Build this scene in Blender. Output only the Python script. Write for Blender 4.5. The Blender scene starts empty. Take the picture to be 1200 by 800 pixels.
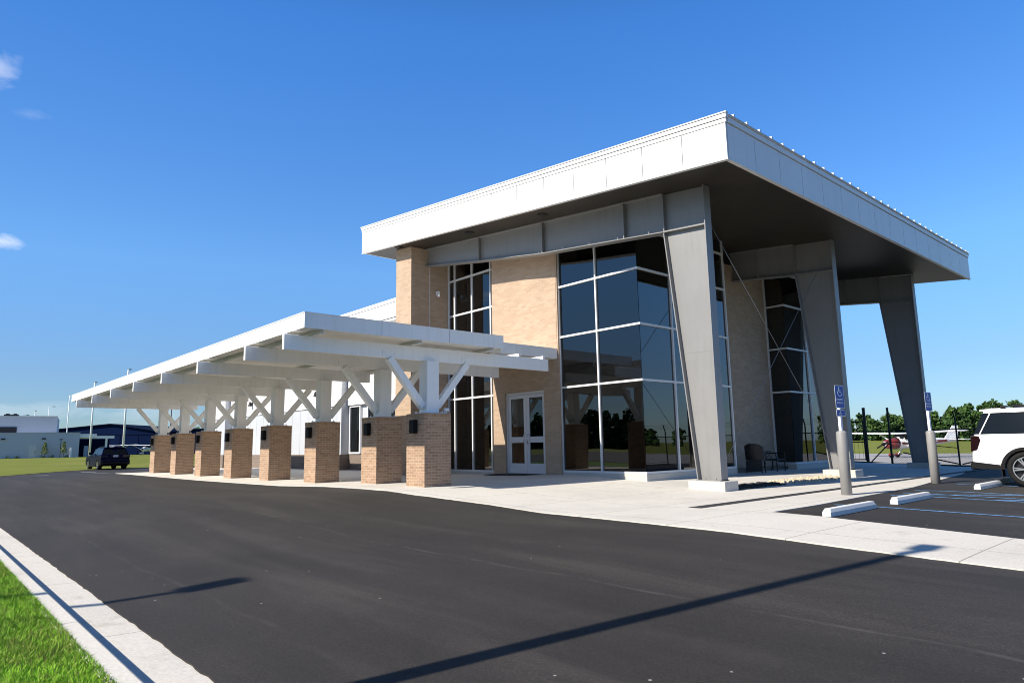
import bpy, bmesh, math, random
from mathutils import Vector, Matrix
random.seed(7)
S = bpy.context.scene
COL = S.collection
PI = math.pi
R = math.radians

# ------------------------------------------------------------------ ground height
def lut(t, x):
    if x <= t[0][0]: return t[0][1]
    for (a, za), (b, zb) in zip(t, t[1:]):
        if x <= b: return za + (zb - za) * (x - a) / (b - a)
    return t[-1][1]
TA = [(-70, -.30), (-50, -.27), (-42, -.14), (-38, -.12), (-27, -.13), (-20, -.10), (-16.8, -.02), (-14.2, -.02),
      (-13.4, -.08), (-12, -.14), (-9, -.25), (-5, -.23), (-2, -.29), (5, -.40), (40, -.5)]
TB = [(-70, -.36), (-50, -.42), (-22, -.55), (40, -.55)]
def clamp(t): return max(0., min(1., t))
def gz(x, y):
    t = clamp((8.3 - y) / 6.7)
    z = lut(TA, x) * (1 - t) + lut(TB, x) * t
    u = clamp((y - 33) / 15)
    z = z * (1 - u) + -.78 * u
    s = clamp((-62 - x) / 70); s = s * s * (3 - 2 * s)
    return z * (1 - s) + .30 * s

# ------------------------------------------------------------------ materials
def nodes_of(name):
    m = bpy.data.materials.new(name); m.use_nodes = True
    nt = m.node_tree
    return m, nt, nt.nodes['Principled BSDF']
def N(nt, typ, **kw):
    n = nt.nodes.new(typ)
    for k, v in kw.items():
        if k.startswith('i_'):
            n.inputs[k[2:].replace('_', ' ')].default_value = v
        else: setattr(n, k, v)
    return n
def ramp(nt, fac, stops):
    r = N(nt, 'ShaderNodeValToRGB')
    el = r.color_ramp.elements
    while len(el) < len(stops): el.new(0.5)
    for e, (p, c) in zip(el, stops):
        e.position = p; e.color = (*c, 1) if len(c) == 3 else c
    nt.links.new(fac, r.inputs['Fac'])
    return r.outputs['Color']
def pbr(name, col, rough=.5, metal=0., vary=.08, scale=1.2, coat=0., bump=0., bscale=40, spec=.5, streak=0.):
    m, nt, b = nodes_of(name)
    b.inputs['Roughness'].default_value = rough; b.inputs['Metallic'].default_value = metal
    b.inputs['Coat Weight'].default_value = coat
    b.inputs['Coat Roughness'].default_value = .03
    b.inputs['Specular IOR Level'].default_value = spec
    tc = N(nt, 'ShaderNodeTexCoord')
    no = N(nt, 'ShaderNodeTexNoise', i_Scale=scale, i_Detail=6., i_Roughness=.6)
    nt.links.new(tc.outputs['Object'], no.inputs['Vector'])
    lo = tuple(c * (1 - vary) for c in col); hi = tuple(min(1, c * (1 + vary)) for c in col)
    cc = ramp(nt, no.outputs['Fac'], [(.3, lo), (.7, hi)])
    if streak:
        mp = N(nt, 'ShaderNodeMapping'); mp.inputs['Scale'].default_value = (7, 7, .55); nt.links.new(tc.outputs['Object'], mp.inputs['Vector'])
        n3 = N(nt, 'ShaderNodeTexNoise', i_Scale=1., i_Detail=7., i_Roughness=.65); nt.links.new(mp.outputs[0], n3.inputs['Vector'])
        mx = N(nt, 'ShaderNodeMix', data_type='RGBA', blend_type='MULTIPLY'); mx.inputs['Factor'].default_value = 1.
        nt.links.new(cc, mx.inputs['A']); nt.links.new(ramp(nt, n3.outputs['Fac'], [(.28, (1 - streak, 1 - streak * 1.05, 1 - streak * 1.2)), (.5, (1, 1, 1))]), mx.inputs['B']); cc = mx.outputs['Result']
    nt.links.new(cc, b.inputs['Base Color'])
    if bump:
        n2 = N(nt, 'ShaderNodeTexNoise', i_Scale=bscale, i_Detail=4.)
        nt.links.new(tc.outputs['Object'], n2.inputs['Vector'])
        bp = N(nt, 'ShaderNodeBump', i_Strength=bump, i_Distance=.02)
        nt.links.new(n2.outputs['Fac'], bp.inputs['Height']); nt.links.new(bp.outputs['Normal'], b.inputs['Normal'])
    return m
def brick(name, c1, c2, mortar, bw, bh, joint=.010):
    m, nt, b = nodes_of(name)
    b.inputs['Roughness'].default_value = .9
    uv = N(nt, 'ShaderNodeTexCoord')
    br = N(nt, 'ShaderNodeTexBrick', offset=.5, i_Scale=1., i_Mortar_Size=joint / 2, i_Mortar_Smooth=.15, i_Bias=0.,
           i_Brick_Width=bw, i_Row_Height=bh)
    br.inputs['Color1'].default_value = (*c1, 1); br.inputs['Color2'].default_value = (*c2, 1); br.inputs['Mortar'].default_value = (*mortar, 1)
    nt.links.new(uv.outputs['UV'], br.inputs['Vector'])
    no = N(nt, 'ShaderNodeTexNoise', i_Scale=.9, i_Detail=8., i_Roughness=.65)
    nt.links.new(uv.outputs['UV'], no.inputs['Vector'])
    fine = N(nt, 'ShaderNodeTexNoise', i_Scale=60., i_Detail=3.)
    nt.links.new(uv.outputs['UV'], fine.inputs['Vector'])
    mx = N(nt, 'ShaderNodeMix', data_type='RGBA', blend_type='MULTIPLY'); mx.inputs['Factor'].default_value = 1.
    nt.links.new(br.outputs['Color'], mx.inputs['A'])
    nt.links.new(ramp(nt, no.outputs['Fac'], [(.3, (.92, .92, .92)), (.7, (1.05, 1.04, 1.03))]), mx.inputs['B'])
    mx2 = N(nt, 'ShaderNodeMix', data_type='RGBA', blend_type='MULTIPLY'); mx2.inputs['Factor'].default_value = 1.
    nt.links.new(mx.outputs['Result'], mx2.inputs['A'])
    nt.links.new(ramp(nt, fine.outputs['Fac'], [(.3, (.85, .85, .85)), (.7, (1.1, 1.1, 1.1))]), mx2.inputs['B'])
    nt.links.new(mx2.outputs['Result'], b.inputs['Base Color'])
    bp = N(nt, 'ShaderNodeBump', i_Strength=.6, i_Distance=.006, invert=True)
    nt.links.new(br.outputs['Fac'], bp.inputs['Height']); nt.links.new(bp.outputs['Normal'], b.inputs['Normal'])
    return m
def line_mask(nt, coord, period, width, offset=0.):
    a = N(nt, 'ShaderNodeMath', operation='ADD'); a.inputs[1].default_value = offset; nt.links.new(coord, a.inputs[0])
    d = N(nt, 'ShaderNodeMath', operation='DIVIDE'); d.inputs[1].default_value = period; nt.links.new(a.outputs[0], d.inputs[0])
    f = N(nt, 'ShaderNodeMath', operation='FRACT'); nt.links.new(d.outputs[0], f.inputs[0])
    l = N(nt, 'ShaderNodeMath', operation='LESS_THAN'); l.inputs[1].default_value = width / period; nt.links.new(f.outputs[0], l.inputs[0])
    return l.outputs[0]
def concrete(name, base, px=0, py=0, w=.014, ox=0, oy=0):
    m, nt, b = nodes_of(name); b.inputs['Roughness'].default_value = .85
    tc = N(nt, 'ShaderNodeTexCoord')
    big = N(nt, 'ShaderNodeTexNoise', i_Scale=.35, i_Detail=9., i_Roughness=.68); nt.links.new(tc.outputs['Object'], big.inputs['Vector'])
    fine = N(nt, 'ShaderNodeTexNoise', i_Scale=35., i_Detail=5.); nt.links.new(tc.outputs['Object'], fine.inputs['Vector'])
    c = ramp(nt, big.outputs['Fac'], [(.28, tuple(v * .84 for v in base)), (.5, base), (.75, tuple(min(.9, v * 1.08) for v in base))])
    mx = N(nt, 'ShaderNodeMix', data_type='RGBA', blend_type='MULTIPLY'); mx.inputs['Factor'].default_value = 1.
    nt.links.new(c, mx.inputs['A']); nt.links.new(ramp(nt, fine.outputs['Fac'], [(.25, (.86, .86, .86)), (.7, (1.05, 1.05, 1.05))]), mx.inputs['B'])
    out = mx.outputs['Result']
    sn = N(nt, 'ShaderNodeTexNoise', i_Scale=1.7, i_Detail=7., i_Roughness=.72, i_Distortion=.5); nt.links.new(tc.outputs['Object'], sn.inputs['Vector'])
    vs_ = N(nt, 'ShaderNodeTexVoronoi', i_Scale=2.6); nt.links.new(tc.outputs['Object'], vs_.inputs['Vector'])
    sp0 = ramp(nt, vs_.outputs['Distance'], [(.012, (.7, .69, .67)), (.03, (1, 1, 1))])
    for fac in (ramp(nt, sn.outputs['Fac'], [(.28, (.80, .785, .75)), (.42, (1, 1, 1))]), sp0):
        q_ = N(nt, 'ShaderNodeMix', data_type='RGBA', blend_type='MULTIPLY'); q_.inputs['Factor'].default_value = 1.; nt.links.new(out, q_.inputs['A']); nt.links.new(fac, q_.inputs['B']); out = q_.outputs['Result']
    if px or py:
        sp = N(nt, 'ShaderNodeSeparateXYZ'); nt.links.new(tc.outputs['Object'], sp.inputs[0])
        ms = []
        if px: ms.append(line_mask(nt, sp.outputs['X'], px, w, ox))
        if py: ms.append(line_mask(nt, sp.outputs['Y'], py, w, oy))
        mk = ms[0]
        if len(ms) == 2:
            q = N(nt, 'ShaderNodeMath', operation='MAXIMUM'); nt.links.new(ms[0], q.inputs[0]); nt.links.new(ms[1], q.inputs[1]); mk = q.outputs[0]
        m3 = N(nt, 'ShaderNodeMix', data_type='RGBA'); nt.links.new(mk, m3.inputs['Factor']); nt.links.new(out, m3.inputs['A'])
        m3.inputs['B'].default_value = (base[0] * .45, base[1] * .44, base[2] * .42, 1); out = m3.outputs['Result']
    nt.links.new(out, b.inputs['Base Color'])
    bp = N(nt, 'ShaderNodeBump', i_Strength=.25, i_Distance=.01); nt.links.new(fine.outputs['Fac'], bp.inputs['Height']); nt.links.new(bp.outputs['Normal'], b.inputs['Normal'])
    return m
def asphalt(name, base):
    m, nt, b = nodes_of(name); b.inputs['Roughness'].default_value = .8; b.inputs['Specular IOR Level'].default_value = .35
    tc = N(nt, 'ShaderNodeTexCoord'); o = tc.outputs['Object']
    # wear streaks along the drive
    mp = N(nt, 'ShaderNodeMapping'); mp.inputs['Scale'].default_value = (.10, .9, 1); mp.inputs['Rotation'].default_value = (0, 0, R(-3)); nt.links.new(o, mp.inputs['Vector'])
    st = N(nt, 'ShaderNodeTexNoise', i_Scale=1.3, i_Detail=7., i_Roughness=.62, i_Distortion=.6); nt.links.new(mp.outputs[0], st.inputs['Vector'])
    pt = N(nt, 'ShaderNodeTexNoise', i_Scale=.45, i_Detail=6., i_Roughness=.6); nt.links.new(o, pt.inputs['Vector'])
    gr = N(nt, 'ShaderNodeTexNoise', i_Scale=55., i_Detail=6., i_Roughness=.8); nt.links.new(o, gr.inputs['Vector'])
    vo = N(nt, 'ShaderNodeTexVoronoi', i_Scale=3.2); nt.links.new(o, vo.inputs['Vector'])
    c1 = ramp(nt, st.outputs['Fac'], [(.3, tuple(v * .80 for v in base)), (.5, base), (.68, tuple(v * 1.55 for v in base)), (.8, tuple(v * 1.9 for v in base))])
    mx = N(nt, 'ShaderNodeMix', data_type='RGBA', blend_type='MULTIPLY'); mx.inputs['Factor'].default_value = 1.
    nt.links.new(c1, mx.inputs['A']); nt.links.new(ramp(nt, pt.outputs['Fac'], [(.3, (.82, .82, .82)), (.7, (1.2, 1.19, 1.17))]), mx.inputs['B'])
    m2 = N(nt, 'ShaderNodeMix', data_type='RGBA', blend_type='MULTIPLY'); m2.inputs['Factor'].default_value = 1.
    nt.links.new(mx.outputs['Result'], m2.inputs['A']); nt.links.new(ramp(nt, gr.outputs['Fac'], [(.3, (.5, .5, .5)), (.5, (1., 1., 1.)), (.72, (2.0, 1.96, 1.92))]), m2.inputs['B'])
    # sparse pale chips
    ls = N(nt, 'ShaderNodeMath', operation='LESS_THAN'); ls.inputs[1].default_value = .042; nt.links.new(vo.outputs['Distance'], ls.inputs[0])
    wn = N(nt, 'ShaderNodeTexNoise', i_Scale=.8, i_Detail=3.); nt.links.new(o, wn.inputs['Vector'])
    g2 = N(nt, 'ShaderNodeMath', operation='GREATER_THAN'); g2.inputs[1].default_value = .53; nt.links.new(wn.outputs['Fac'], g2.inputs[0])
    an = N(nt, 'ShaderNodeMath', operation='MULTIPLY'); nt.links.new(ls.outputs[0], an.inputs[0]); nt.links.new(g2.outputs[0], an.inputs[1])
    m3 = N(nt, 'ShaderNodeMix', data_type='RGBA'); nt.links.new(an.outputs[0], m3.inputs['Factor']); nt.links.new(m2.outputs['Result'], m3.inputs['A'])
    m3.inputs['B'].default_value = (.26, .25, .24, 1)
    # dusty paving seams and faint wheel tracks along the drive
    sp = N(nt, 'ShaderNodeSeparateXYZ'); nt.links.new(o, sp.inputs[0])
    wob = N(nt, 'ShaderNodeTexNoise', i_Scale=.18, i_Detail=3.); nt.links.new(o, wob.inputs['Vector'])
    yy = N(nt, 'ShaderNodeMath', operation='MULTIPLY_ADD'); yy.inputs[1].default_value = 1.1; nt.links.new(wob.outputs['Fac'], yy.inputs[0]); nt.links.new(sp.outputs['Y'], yy.inputs[2])
    fin = m3.outputs['Result']
    brk = N(nt, 'ShaderNodeTexNoise', i_Scale=1.6, i_Detail=6., i_Roughness=.75); nt.links.new(o, brk.inputs['Vector'])
    for yc, hw, amt in ((5.25, .05, .85), (2.55, .05, .4), (6.4, .30, .22), (4.3, .30, .22), (3.35, .22, .16), (7.6, .2, .14)):
        d0 = N(nt, 'ShaderNodeMath', operation='SUBTRACT'); d0.inputs[1].default_value = yc + .55; nt.links.new(yy.outputs[0], d0.inputs[0])
        d1 = N(nt, 'ShaderNodeMath', operation='ABSOLUTE'); nt.links.new(d0.outputs[0], d1.inputs[0])
        mr = N(nt, 'ShaderNodeMapRange', interpolation_type='SMOOTHSTEP'); mr.inputs['From Min'].default_value = 0; mr.inputs['From Max'].default_value = hw; mr.inputs['To Min'].default_value = amt; mr.inputs['To Max'].default_value = 0; nt.links.new(d1.outputs[0], mr.inputs['Value'])
        mb_ = N(nt, 'ShaderNodeMapRange'); mb_.inputs['From Min'].default_value = .42; mb_.inputs['From Max'].default_value = .68; nt.links.new(brk.outputs['Fac'], mb_.inputs['Value'])
        ml = N(nt, 'ShaderNodeMath', operation='MULTIPLY'); nt.links.new(mr.outputs[0], ml.inputs[0]); nt.links.new(mb_.outputs[0], ml.inputs[1])
        mm = N(nt, 'ShaderNodeMix', data_type='RGBA'); nt.links.new(ml.outputs[0], mm.inputs['Factor']); nt.links.new(fin, mm.inputs['A']); mm.inputs['B'].default_value = (.068, .062, .056, 1); fin = mm.outputs['Result']
    nt.links.new(fin, b.inputs['Base Color'])
    bp = N(nt, 'ShaderNodeBump', i_Strength=.35, i_Distance=.008); nt.links.new(gr.outputs['Fac'], bp.inputs['Height']); nt.links.new(bp.outputs['Normal'], b.inputs['Normal'])
    return m
def grassmat(name, a, c, d):
    m, nt, b = nodes_of(name); b.inputs['Roughness'].default_value = .9; b.inputs['Specular IOR Level'].default_value = .2
    tc = N(nt, 'ShaderNodeTexCoord')
    n1 = N(nt, 'ShaderNodeTexNoise', i_Scale=.12, i_Detail=10., i_Roughness=.7); nt.links.new(tc.outputs['Object'], n1.inputs['Vector'])
    n2 = N(nt, 'ShaderNodeTexNoise', i_Scale=14., i_Detail=5., i_Roughness=.7); nt.links.new(tc.outputs['Object'], n2.inputs['Vector'])
    c1 = ramp(nt, n1.outputs['Fac'], [(.3, a), (.52, c), (.72, d)])
    mx = N(nt, 'ShaderNodeMix', data_type='RGBA', blend_type='MULTIPLY'); mx.inputs['Factor'].default_value = 1.
    nt.links.new(c1, mx.inputs['A']); nt.links.new(ramp(nt, n2.outputs['Fac'], [(.3, (.6, .62, .6)), (.7, (1.3, 1.25, 1.2))]), mx.inputs['B'])
    nt.links.new(mx.outputs['Result'], b.inputs['Base Color'])
    bp = N(nt, 'ShaderNodeBump', i_Strength=.8, i_Distance=.05); nt.links.new(n2.outputs['Fac'], bp.inputs['Height']); nt.links.new(bp.outputs['Normal'], b.inputs['Normal'])
    return m
def glassmat(name, tint=(.10, .115, .115), ior=2.1, gl=(.86, .92, 1.)):
    m = bpy.data.materials.new(name); m.use_nodes = True; nt = m.node_tree
    for n in list(nt.nodes): nt.nodes.remove(n)
    out = N(nt, 'ShaderNodeOutputMaterial')
    tr = N(nt, 'ShaderNodeBsdfTransparent'); tr.inputs['Color'].default_value = (*tint, 1)
    g = N(nt, 'ShaderNodeBsdfGlossy'); g.inputs['Roughness'].default_value = .0; g.inputs['Color'].default_value = (*gl, 1)
    fr = N(nt, 'ShaderNodeFresnel', i_IOR=ior)
    tc = N(nt, 'ShaderNodeTexCoord')
    no = N(nt, 'ShaderNodeTexNoise', i_Scale=.5, i_Detail=1.); nt.links.new(tc.outputs['Object'], no.inputs['Vector'])
    bp = N(nt, 'ShaderNodeBump', i_Strength=.10, i_Distance=.05); nt.links.new(no.outputs['Fac'], bp.inputs['Height'])
    nt.links.new(bp.outputs['Normal'], g.inputs['Normal'])
    mx = N(nt, 'ShaderNodeMixShader')
    nt.links.new(fr.outputs[0], mx.inputs[0]); nt.links.new(tr.outputs[0], mx.inputs[1]); nt.links.new(g.outputs[0], mx.inputs[2])
    nt.links.new(mx.outputs[0], out.inputs['Surface'])
    return m

M = dict(
    white=pbr('white_painted_metal', (.80, .80, .80), .42, 0, .03, .6),
    fascia=pbr('white_fascia_panel', (.70, .70, .70), .4, .0, .03, .4, streak=.08),
    cwhite=pbr('white_painted_steel', (.86, .86, .85), .45, 0, .03, .8, streak=.08),
    deck=pbr('canopy_deck', (.87, .85, .81), .5, 0, .05, .9),
    steel=pbr('grey_painted_steel', (.228, .226, .222), .45, .1, .06, .8, streak=.10),
    soffit=None,
    siding=pbr('pale_grey_siding', (.50, .52, .55), .45, .1, .05, .7),
    darkmetal=pbr('black_metal', (.018, .018, .02), .45, .4, .15, 6),
    alum=pbr('anodised_aluminium', (.66, .67, .68), .4, .1, .04, 2),
    doorwhite=pbr('silver_door_frame', (.62, .63, .66), .4, .1, .04, 2),
    brickp=brick('pier_brick', (.405, .262, .168), (.29, .182, .115), (.47, .385, .30), .2032, .0706, .011),
    brickr=brick('rowlock_brick', (.38, .245, .145), (.30, .185, .105), (.36, .28, .20), .0706, .2, .011),
    brickf=brick('facade_brick', (.46, .34, .24), (.39, .278, .19), (.41, .34, .268), .262, .0865, .012),
    brickd=brick('wainscot_brick', (.20, .155, .125), (.17, .13, .10), (.22, .19, .17), .262, .0865, .012),
    conc=concrete('pavement_concrete', (.58, .55, .495), 1.9, 1.9, .016, .4, .55),
    plinth=concrete('plinth_concrete', (.52, .50, .45)),
    kerbm=concrete('kerb_concrete', (.58, .55, .49), 3.05, 0, .014, .6),
    stopm=concrete('white_wheel_stop', (.66, .66, .65)),
    asph=asphalt('asphalt', (.0255, .0226, .0200)),
    apron=concrete('apron_concrete', (.30, .29, .28), 6, 6, .05),
    blueline=pbr('blue_marking_paint', (.11, .25, .46), .7, 0, .6, 14),
    whiteline=pbr('white_marking_paint', (.6, .6, .6), .7, 0, .2, 5),
    lawn=grassmat('mown_lawn', (.085, .15, .02), (.11, .185, .025), (.14, .19, .04)),
    field=grassmat('dry_field_grass', (.12, .15, .018), (.165, .19, .025), (.22, .21, .05)),
    glass=glassmat('tinted_glass', (.06, .068, .066), 1.92, (.92, .94, .96)),
    doorglass=glassmat('door_glass', (.05, .055, .055), 1.8),
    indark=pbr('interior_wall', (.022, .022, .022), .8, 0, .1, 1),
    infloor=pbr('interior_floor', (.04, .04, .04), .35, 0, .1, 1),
    drain=pbr('dark_drain_grate', (.028, .028, .028), .8, .1, .3, 20),
    rubber=pbr('black_rubber', (.014, .014, .014), .8, 0, .2, 12, 0, .2, 60, .15),
    chrome=pbr('bright_alloy', (.62, .63, .65), .2, .9, .03, 3),
    rimdark=pbr('dark_alloy', (.03, .03, .032), .3, .6, .1, 3),
    carwhite=pbr('white_car_paint', (.80, .80, .80), .3, 0, .01, 1, .9),
    carblue=pbr('blue_car_paint', (.0015, .003, .022), .2, .0, .05, 1, .0, 0, 40, .04),
    carglass=pbr('car_glass', (.006, .007, .008), .03, 0, .1, 1, 0, 0, 40, .22),
    plastic=pbr('black_plastic', (.009, .009, .010), .55, 0, .1, 4, spec=.15),
    redlens=pbr('red_tail_lens', (.014, .004, .005), .1, 0, .1, 5, .15, spec=.2),
    planewhite=pbr('aircraft_white', (.78, .78, .77), .35, 0, .02, 1, .4),
    planered=pbr('aircraft_red', (.19, .030, .026), .35, 0, .05, 1, .4),
    hangar=pbr('blue_hangar_siding', (.002, .009, .042), .85, .0, .08, .2, spec=.05),
    hroof=pbr('dark_blue_roof', (.002, .006, .024), .85, .0, .1, .3, spec=.05),
    farwall=pbr('grey_stucco_wall', (.43, .46, .53), .8, 0, .05, .15),
    farwall2=pbr('pale_block_wall', (.55, .55, .57), .8, 0, .05, .15),
    bluepaint=pbr('bright_blue_metal', (.06, .17, .42), .5, 0, .08, 1),
    bollard=pbr('grey_bollard_sleeve', (.25, .245, .235), .45, 0, .06, 3),
    signblue=pbr('blue_sign_face', (.018, .075, .36), .35, 0, .04, 4),
    signwhite=pbr('white_sign_print', (.78, .80, .82), .35, 0, .02, 4),
    galv=pbr('galvanised_pole', (.55, .56, .57), .4, .5, .05, 3),
    stone=pbr('tan_stone', (.50, .42, .30), .9, 0, .3, 8, 0, .4, 30),
    gravel=pbr('dark_gravel', (.045, .043, .04), .95, 0, .5, 10, 0, .4, 40),
    bark=pbr('bark', (.07, .052, .038), .95, 0, .3, 4, 0, .6, 12),
    leaf1=pbr('leaf_dark', (.026, .058, .016), .7, 0, .35, .12, spec=.25),
    leaf2=pbr('leaf_mid', (.042, .090, .022), .7, 0, .35, .12, spec=.25),
    leaf3=pbr('leaf_light', (.070, .125, .030), .7, 0, .3, .12, spec=.25),
    yleaf=pbr('leaf_yellow_green', (.17, .21, .06), .7, 0, .3, 1, spec=.25),
    blade=pbr('grass_blade', (.20, .38, .025), .65, 0, .35, 1.6, spec=.25),
    blade2=pbr('grass_blade_dry', (.23, .25, .06), .7, 0, .3, 2, spec=.2),
    matm=pbr('door_mat_fibre', (.022, .022, .022), .95, 0, .3, 30, 0, .5, 90),
)
# bronze plank soffit
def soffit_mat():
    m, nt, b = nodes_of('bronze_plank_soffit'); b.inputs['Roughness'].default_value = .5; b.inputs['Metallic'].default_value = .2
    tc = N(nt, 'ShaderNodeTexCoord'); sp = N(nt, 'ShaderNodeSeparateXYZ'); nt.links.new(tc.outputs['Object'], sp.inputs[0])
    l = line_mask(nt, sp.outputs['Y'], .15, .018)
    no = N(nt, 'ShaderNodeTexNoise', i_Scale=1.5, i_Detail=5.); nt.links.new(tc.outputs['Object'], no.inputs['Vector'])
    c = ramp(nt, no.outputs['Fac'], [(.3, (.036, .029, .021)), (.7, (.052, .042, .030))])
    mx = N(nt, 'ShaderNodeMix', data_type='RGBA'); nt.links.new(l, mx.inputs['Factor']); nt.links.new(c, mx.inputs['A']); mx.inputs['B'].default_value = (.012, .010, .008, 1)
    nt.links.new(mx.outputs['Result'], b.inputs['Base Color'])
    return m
M['soffit'] = soffit_mat()

# ------------------------------------------------------------------ mesh builder
ORG = {}
class MB:
    def __init__(s): s.v = []; s.f = []; s.m = []
    def face(s, pts, m=0):
        i = len(s.v); s.v += [tuple(p) for p in pts]; s.f.append(tuple(range(i, i + len(pts)))); s.m.append(m)
    def box(s, x0, x1, y0, y1, z0, z1, m=0):
        i = len(s.v)
        s.v += [(x0, y0, z0), (x1, y0, z0), (x1, y1, z0), (x0, y1, z0), (x0, y0, z1), (x1, y0, z1), (x1, y1, z1), (x0, y1, z1)]
        for q in ((0, 3, 2, 1), (4, 5, 6, 7), (0, 1, 5, 4), (1, 2, 6, 5), (2, 3, 7, 6), (3, 0, 4, 7)):
            s.f.append(tuple(i + k for k in q)); s.m.append(m)
        return s
    def prism(s, poly, ax, a, b, m=0):
        # poly in the plane perpendicular to ax; axes order: x->(y,z), y->(x,z), z->(x,y)
        def P(p, t):
            return (t, p[0], p[1]) if ax == 'x' else (p[0], t, p[1]) if ax == 'y' else (p[0], p[1], t)
        n = len(poly); i = len(s.v)
        s.v += [P(p, a) for p in poly] + [P(p, b) for p in poly]
        s.f.append(tuple(i + k for k in range(n))); s.m.append(m)
        s.f.append(tuple(i + n + k for k in reversed(range(n)))); s.m.append(m)
        for k in range(n):
            j = (k + 1) % n
            s.f.append((i + k, i + n + k, i + n + j, i + j)); s.m.append(m)
        return s
    def bar(s, p0, p1, w, h, up=(0, 0, 1), m=0):
        p0 = Vector(p0); p1 = Vector(p1); d = (p1 - p0).normalized(); u = Vector(up)
        r = d.cross(u)
        if r.length < 1e-5: r = d.cross(Vector((1, 0, 0)))
        r.normalize(); u = r.cross(d)
        i = len(s.v)
        for p in (p0, p1):
            for a, b in ((-1, -1), (1, -1), (1, 1), (-1, 1)): s.v.append(tuple(p + r * (a * w / 2) + u * (b * h / 2)))
        for q in ((0, 3, 2, 1), (4, 5, 6, 7), (0, 1, 5, 4), (1, 2, 6, 5), (2, 3, 7, 6), (3, 0, 4, 7)):
            s.f.append(tuple(i + k for k in q)); s.m.append(m)
        return s
    def cyl(s, p0, p1, r0, r1=None, n=12, m=0, caps=True):
        r1 = r0 if r1 is None else r1
        p0 = Vector(p0); p1 = Vector(p1); d = (p1 - p0).normalized()
        a = d.cross(Vector((0, 0, 1)))
        if a.length < 1e-4: a = Vector((1, 0, 0))
        a.normalize(); b = d.cross(a); i = len(s.v)
        for p, r in ((p0, r0), (p1, r1)):
            for k in range(n):
                t = 2 * PI * k / n; s.v.append(tuple(p + a * (r * math.cos(t)) + b * (r * math.sin(t))))
        for k in range(n):
            j = (k + 1) % n; s.f.append((i + k, i + j, i + n + j, i + n + k)); s.m.append(m)
        if caps:
            s.f.append(tuple(i + k for k in reversed(range(n)))); s.m.append(m)
            s.f.append(tuple(i + n + k for k in range(n))); s.m.append(m)
        return s
    def tube(s, pts, r, n=8, m=0):
        for a, b in zip(pts, pts[1:]): s.cyl(a, b, r, r, n, m)
        return s
    def loft(s, rings, m=0, caps=True, closed=True):
        n = len(rings[0]); i = len(s.v)
        for rg in rings: s.v += [tuple(p) for p in rg]
        for a in range(len(rings) - 1):
            for k in range(n if closed else n - 1):
                j = (k + 1) % n
                s.f.append((i + a * n + k, i + a * n + j, i + (a + 1) * n + j, i + (a + 1) * n + k)); s.m.append(m)
        if caps:
            s.f.append(tuple(i + k for k in reversed(range(n)))); s.m.append(m)
            s.f.append(tuple(i + (len(rings) - 1) * n + k for k in range(n))); s.m.append(m)
        return s
    def lathe(s, prof, ax='y', c=(0, 0, 0), n=32, m=0, closed=True):
        rings = []
        for k in range(n):
            t = 2 * PI * k / n; ca, sa = math.cos(t), math.sin(t)
            rg = []
            for r, h in prof:
                p = (r * ca, h, r * sa) if ax == 'y' else (h, r * ca, r * sa) if ax == 'x' else (r * ca, r * sa, h)
                rg.append((p[0] + c[0], p[1] + c[1], p[2] + c[2]))
            rings.append(rg)
        rings.append(rings[0])
        return s.loft(rings, m, False, closed)
    def xf(s, mat):
        s.v = [tuple(mat @ Vector(p)) for p in s.v]; return s
    def add(s, o):
        i = len(s.v); s.v += o.v; s.f += [tuple(i + k for k in f) for f in o.f]; s.m += o.m; return s
    def build(s, name, mats, parent=None, smooth=False, bevel=0., loc=None, fix=True):
        me = bpy.data.meshes.new(name)
        o0 = Vector(ORG.get(parent.name, (0, 0, 0))) if parent else Vector(loc or (0, 0, 0))
        vs = [(p[0] - o0.x, p[1] - o0.y, p[2] - o0.z) for p in s.v]
        me.from_pydata(vs, [], s.f)
        if not isinstance(mats, (list, tuple)): mats = [mats]
        for mm in mats: me.materials.append(mm)
        me.polygons.foreach_set('material_index', s.m)
        if fix:
            bm = bmesh.new(); bm.from_mesh(me)
            bmesh.ops.recalc_face_normals(bm, faces=bm.faces); bm.to_mesh(me); bm.free()
        uv = me.uv_layers.new(name='UVMap').data
        for p in me.polygons:
            n = p.normal; ax = max(range(3), key=lambda k: abs(n[k]))
            for li in p.loop_indices:
                c = me.vertices[me.loops[li].vertex_index].co + o0
                uv[li].uv = (c.y, c.z) if ax == 0 else (c.x, c.z) if ax == 1 else (c.x, c.y)
        if smooth: me.polygons.foreach_set('use_smooth', [True] * len(me.polygons))
        me.update()
        o = bpy.data.objects.new(name, me); COL.objects.link(o)
        if parent: o.parent = parent; ORG[o.name] = tuple(o0)
        else: o.location = o0; ORG[o.name] = tuple(o0)
        if bevel:
            b = o.modifiers.new('bevel', 'BEVEL'); b.width = bevel; b.segments = 2; b.limit_method = 'ANGLE'; b.angle_limit = R(40)
        if smooth and bevel == 0:
            pass
        return o
def tag(o, label=None, cat=None, group=None, kind=None):
    if label: o['label'] = label
    if cat: o['category'] = cat
    if group: o['group'] = group
    if kind: o['kind'] = kind
    return o
def thing(name, loc, label, cat, group=None):
    o = bpy.data.objects.new(name, None); COL.objects.link(o); o.location = loc; o.empty_display_size = .3
    ORG[o.name] = tuple(loc)
    return tag(o, label, cat, group)
def rotbuild(t, rz, fn):
    pass
def copy_thing(t, loc, label, rz=None, group=None):
    c = t.copy(); COL.objects.link(c); c.location = loc; c['label'] = label
    if rz is not None: c.rotation_euler.z = rz
    def rec(src, dst):
        for ch in src.children:
            d = ch.copy(); COL.objects.link(d); d.parent = dst; rec(ch, d)
    rec(t, c)
    return c

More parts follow.
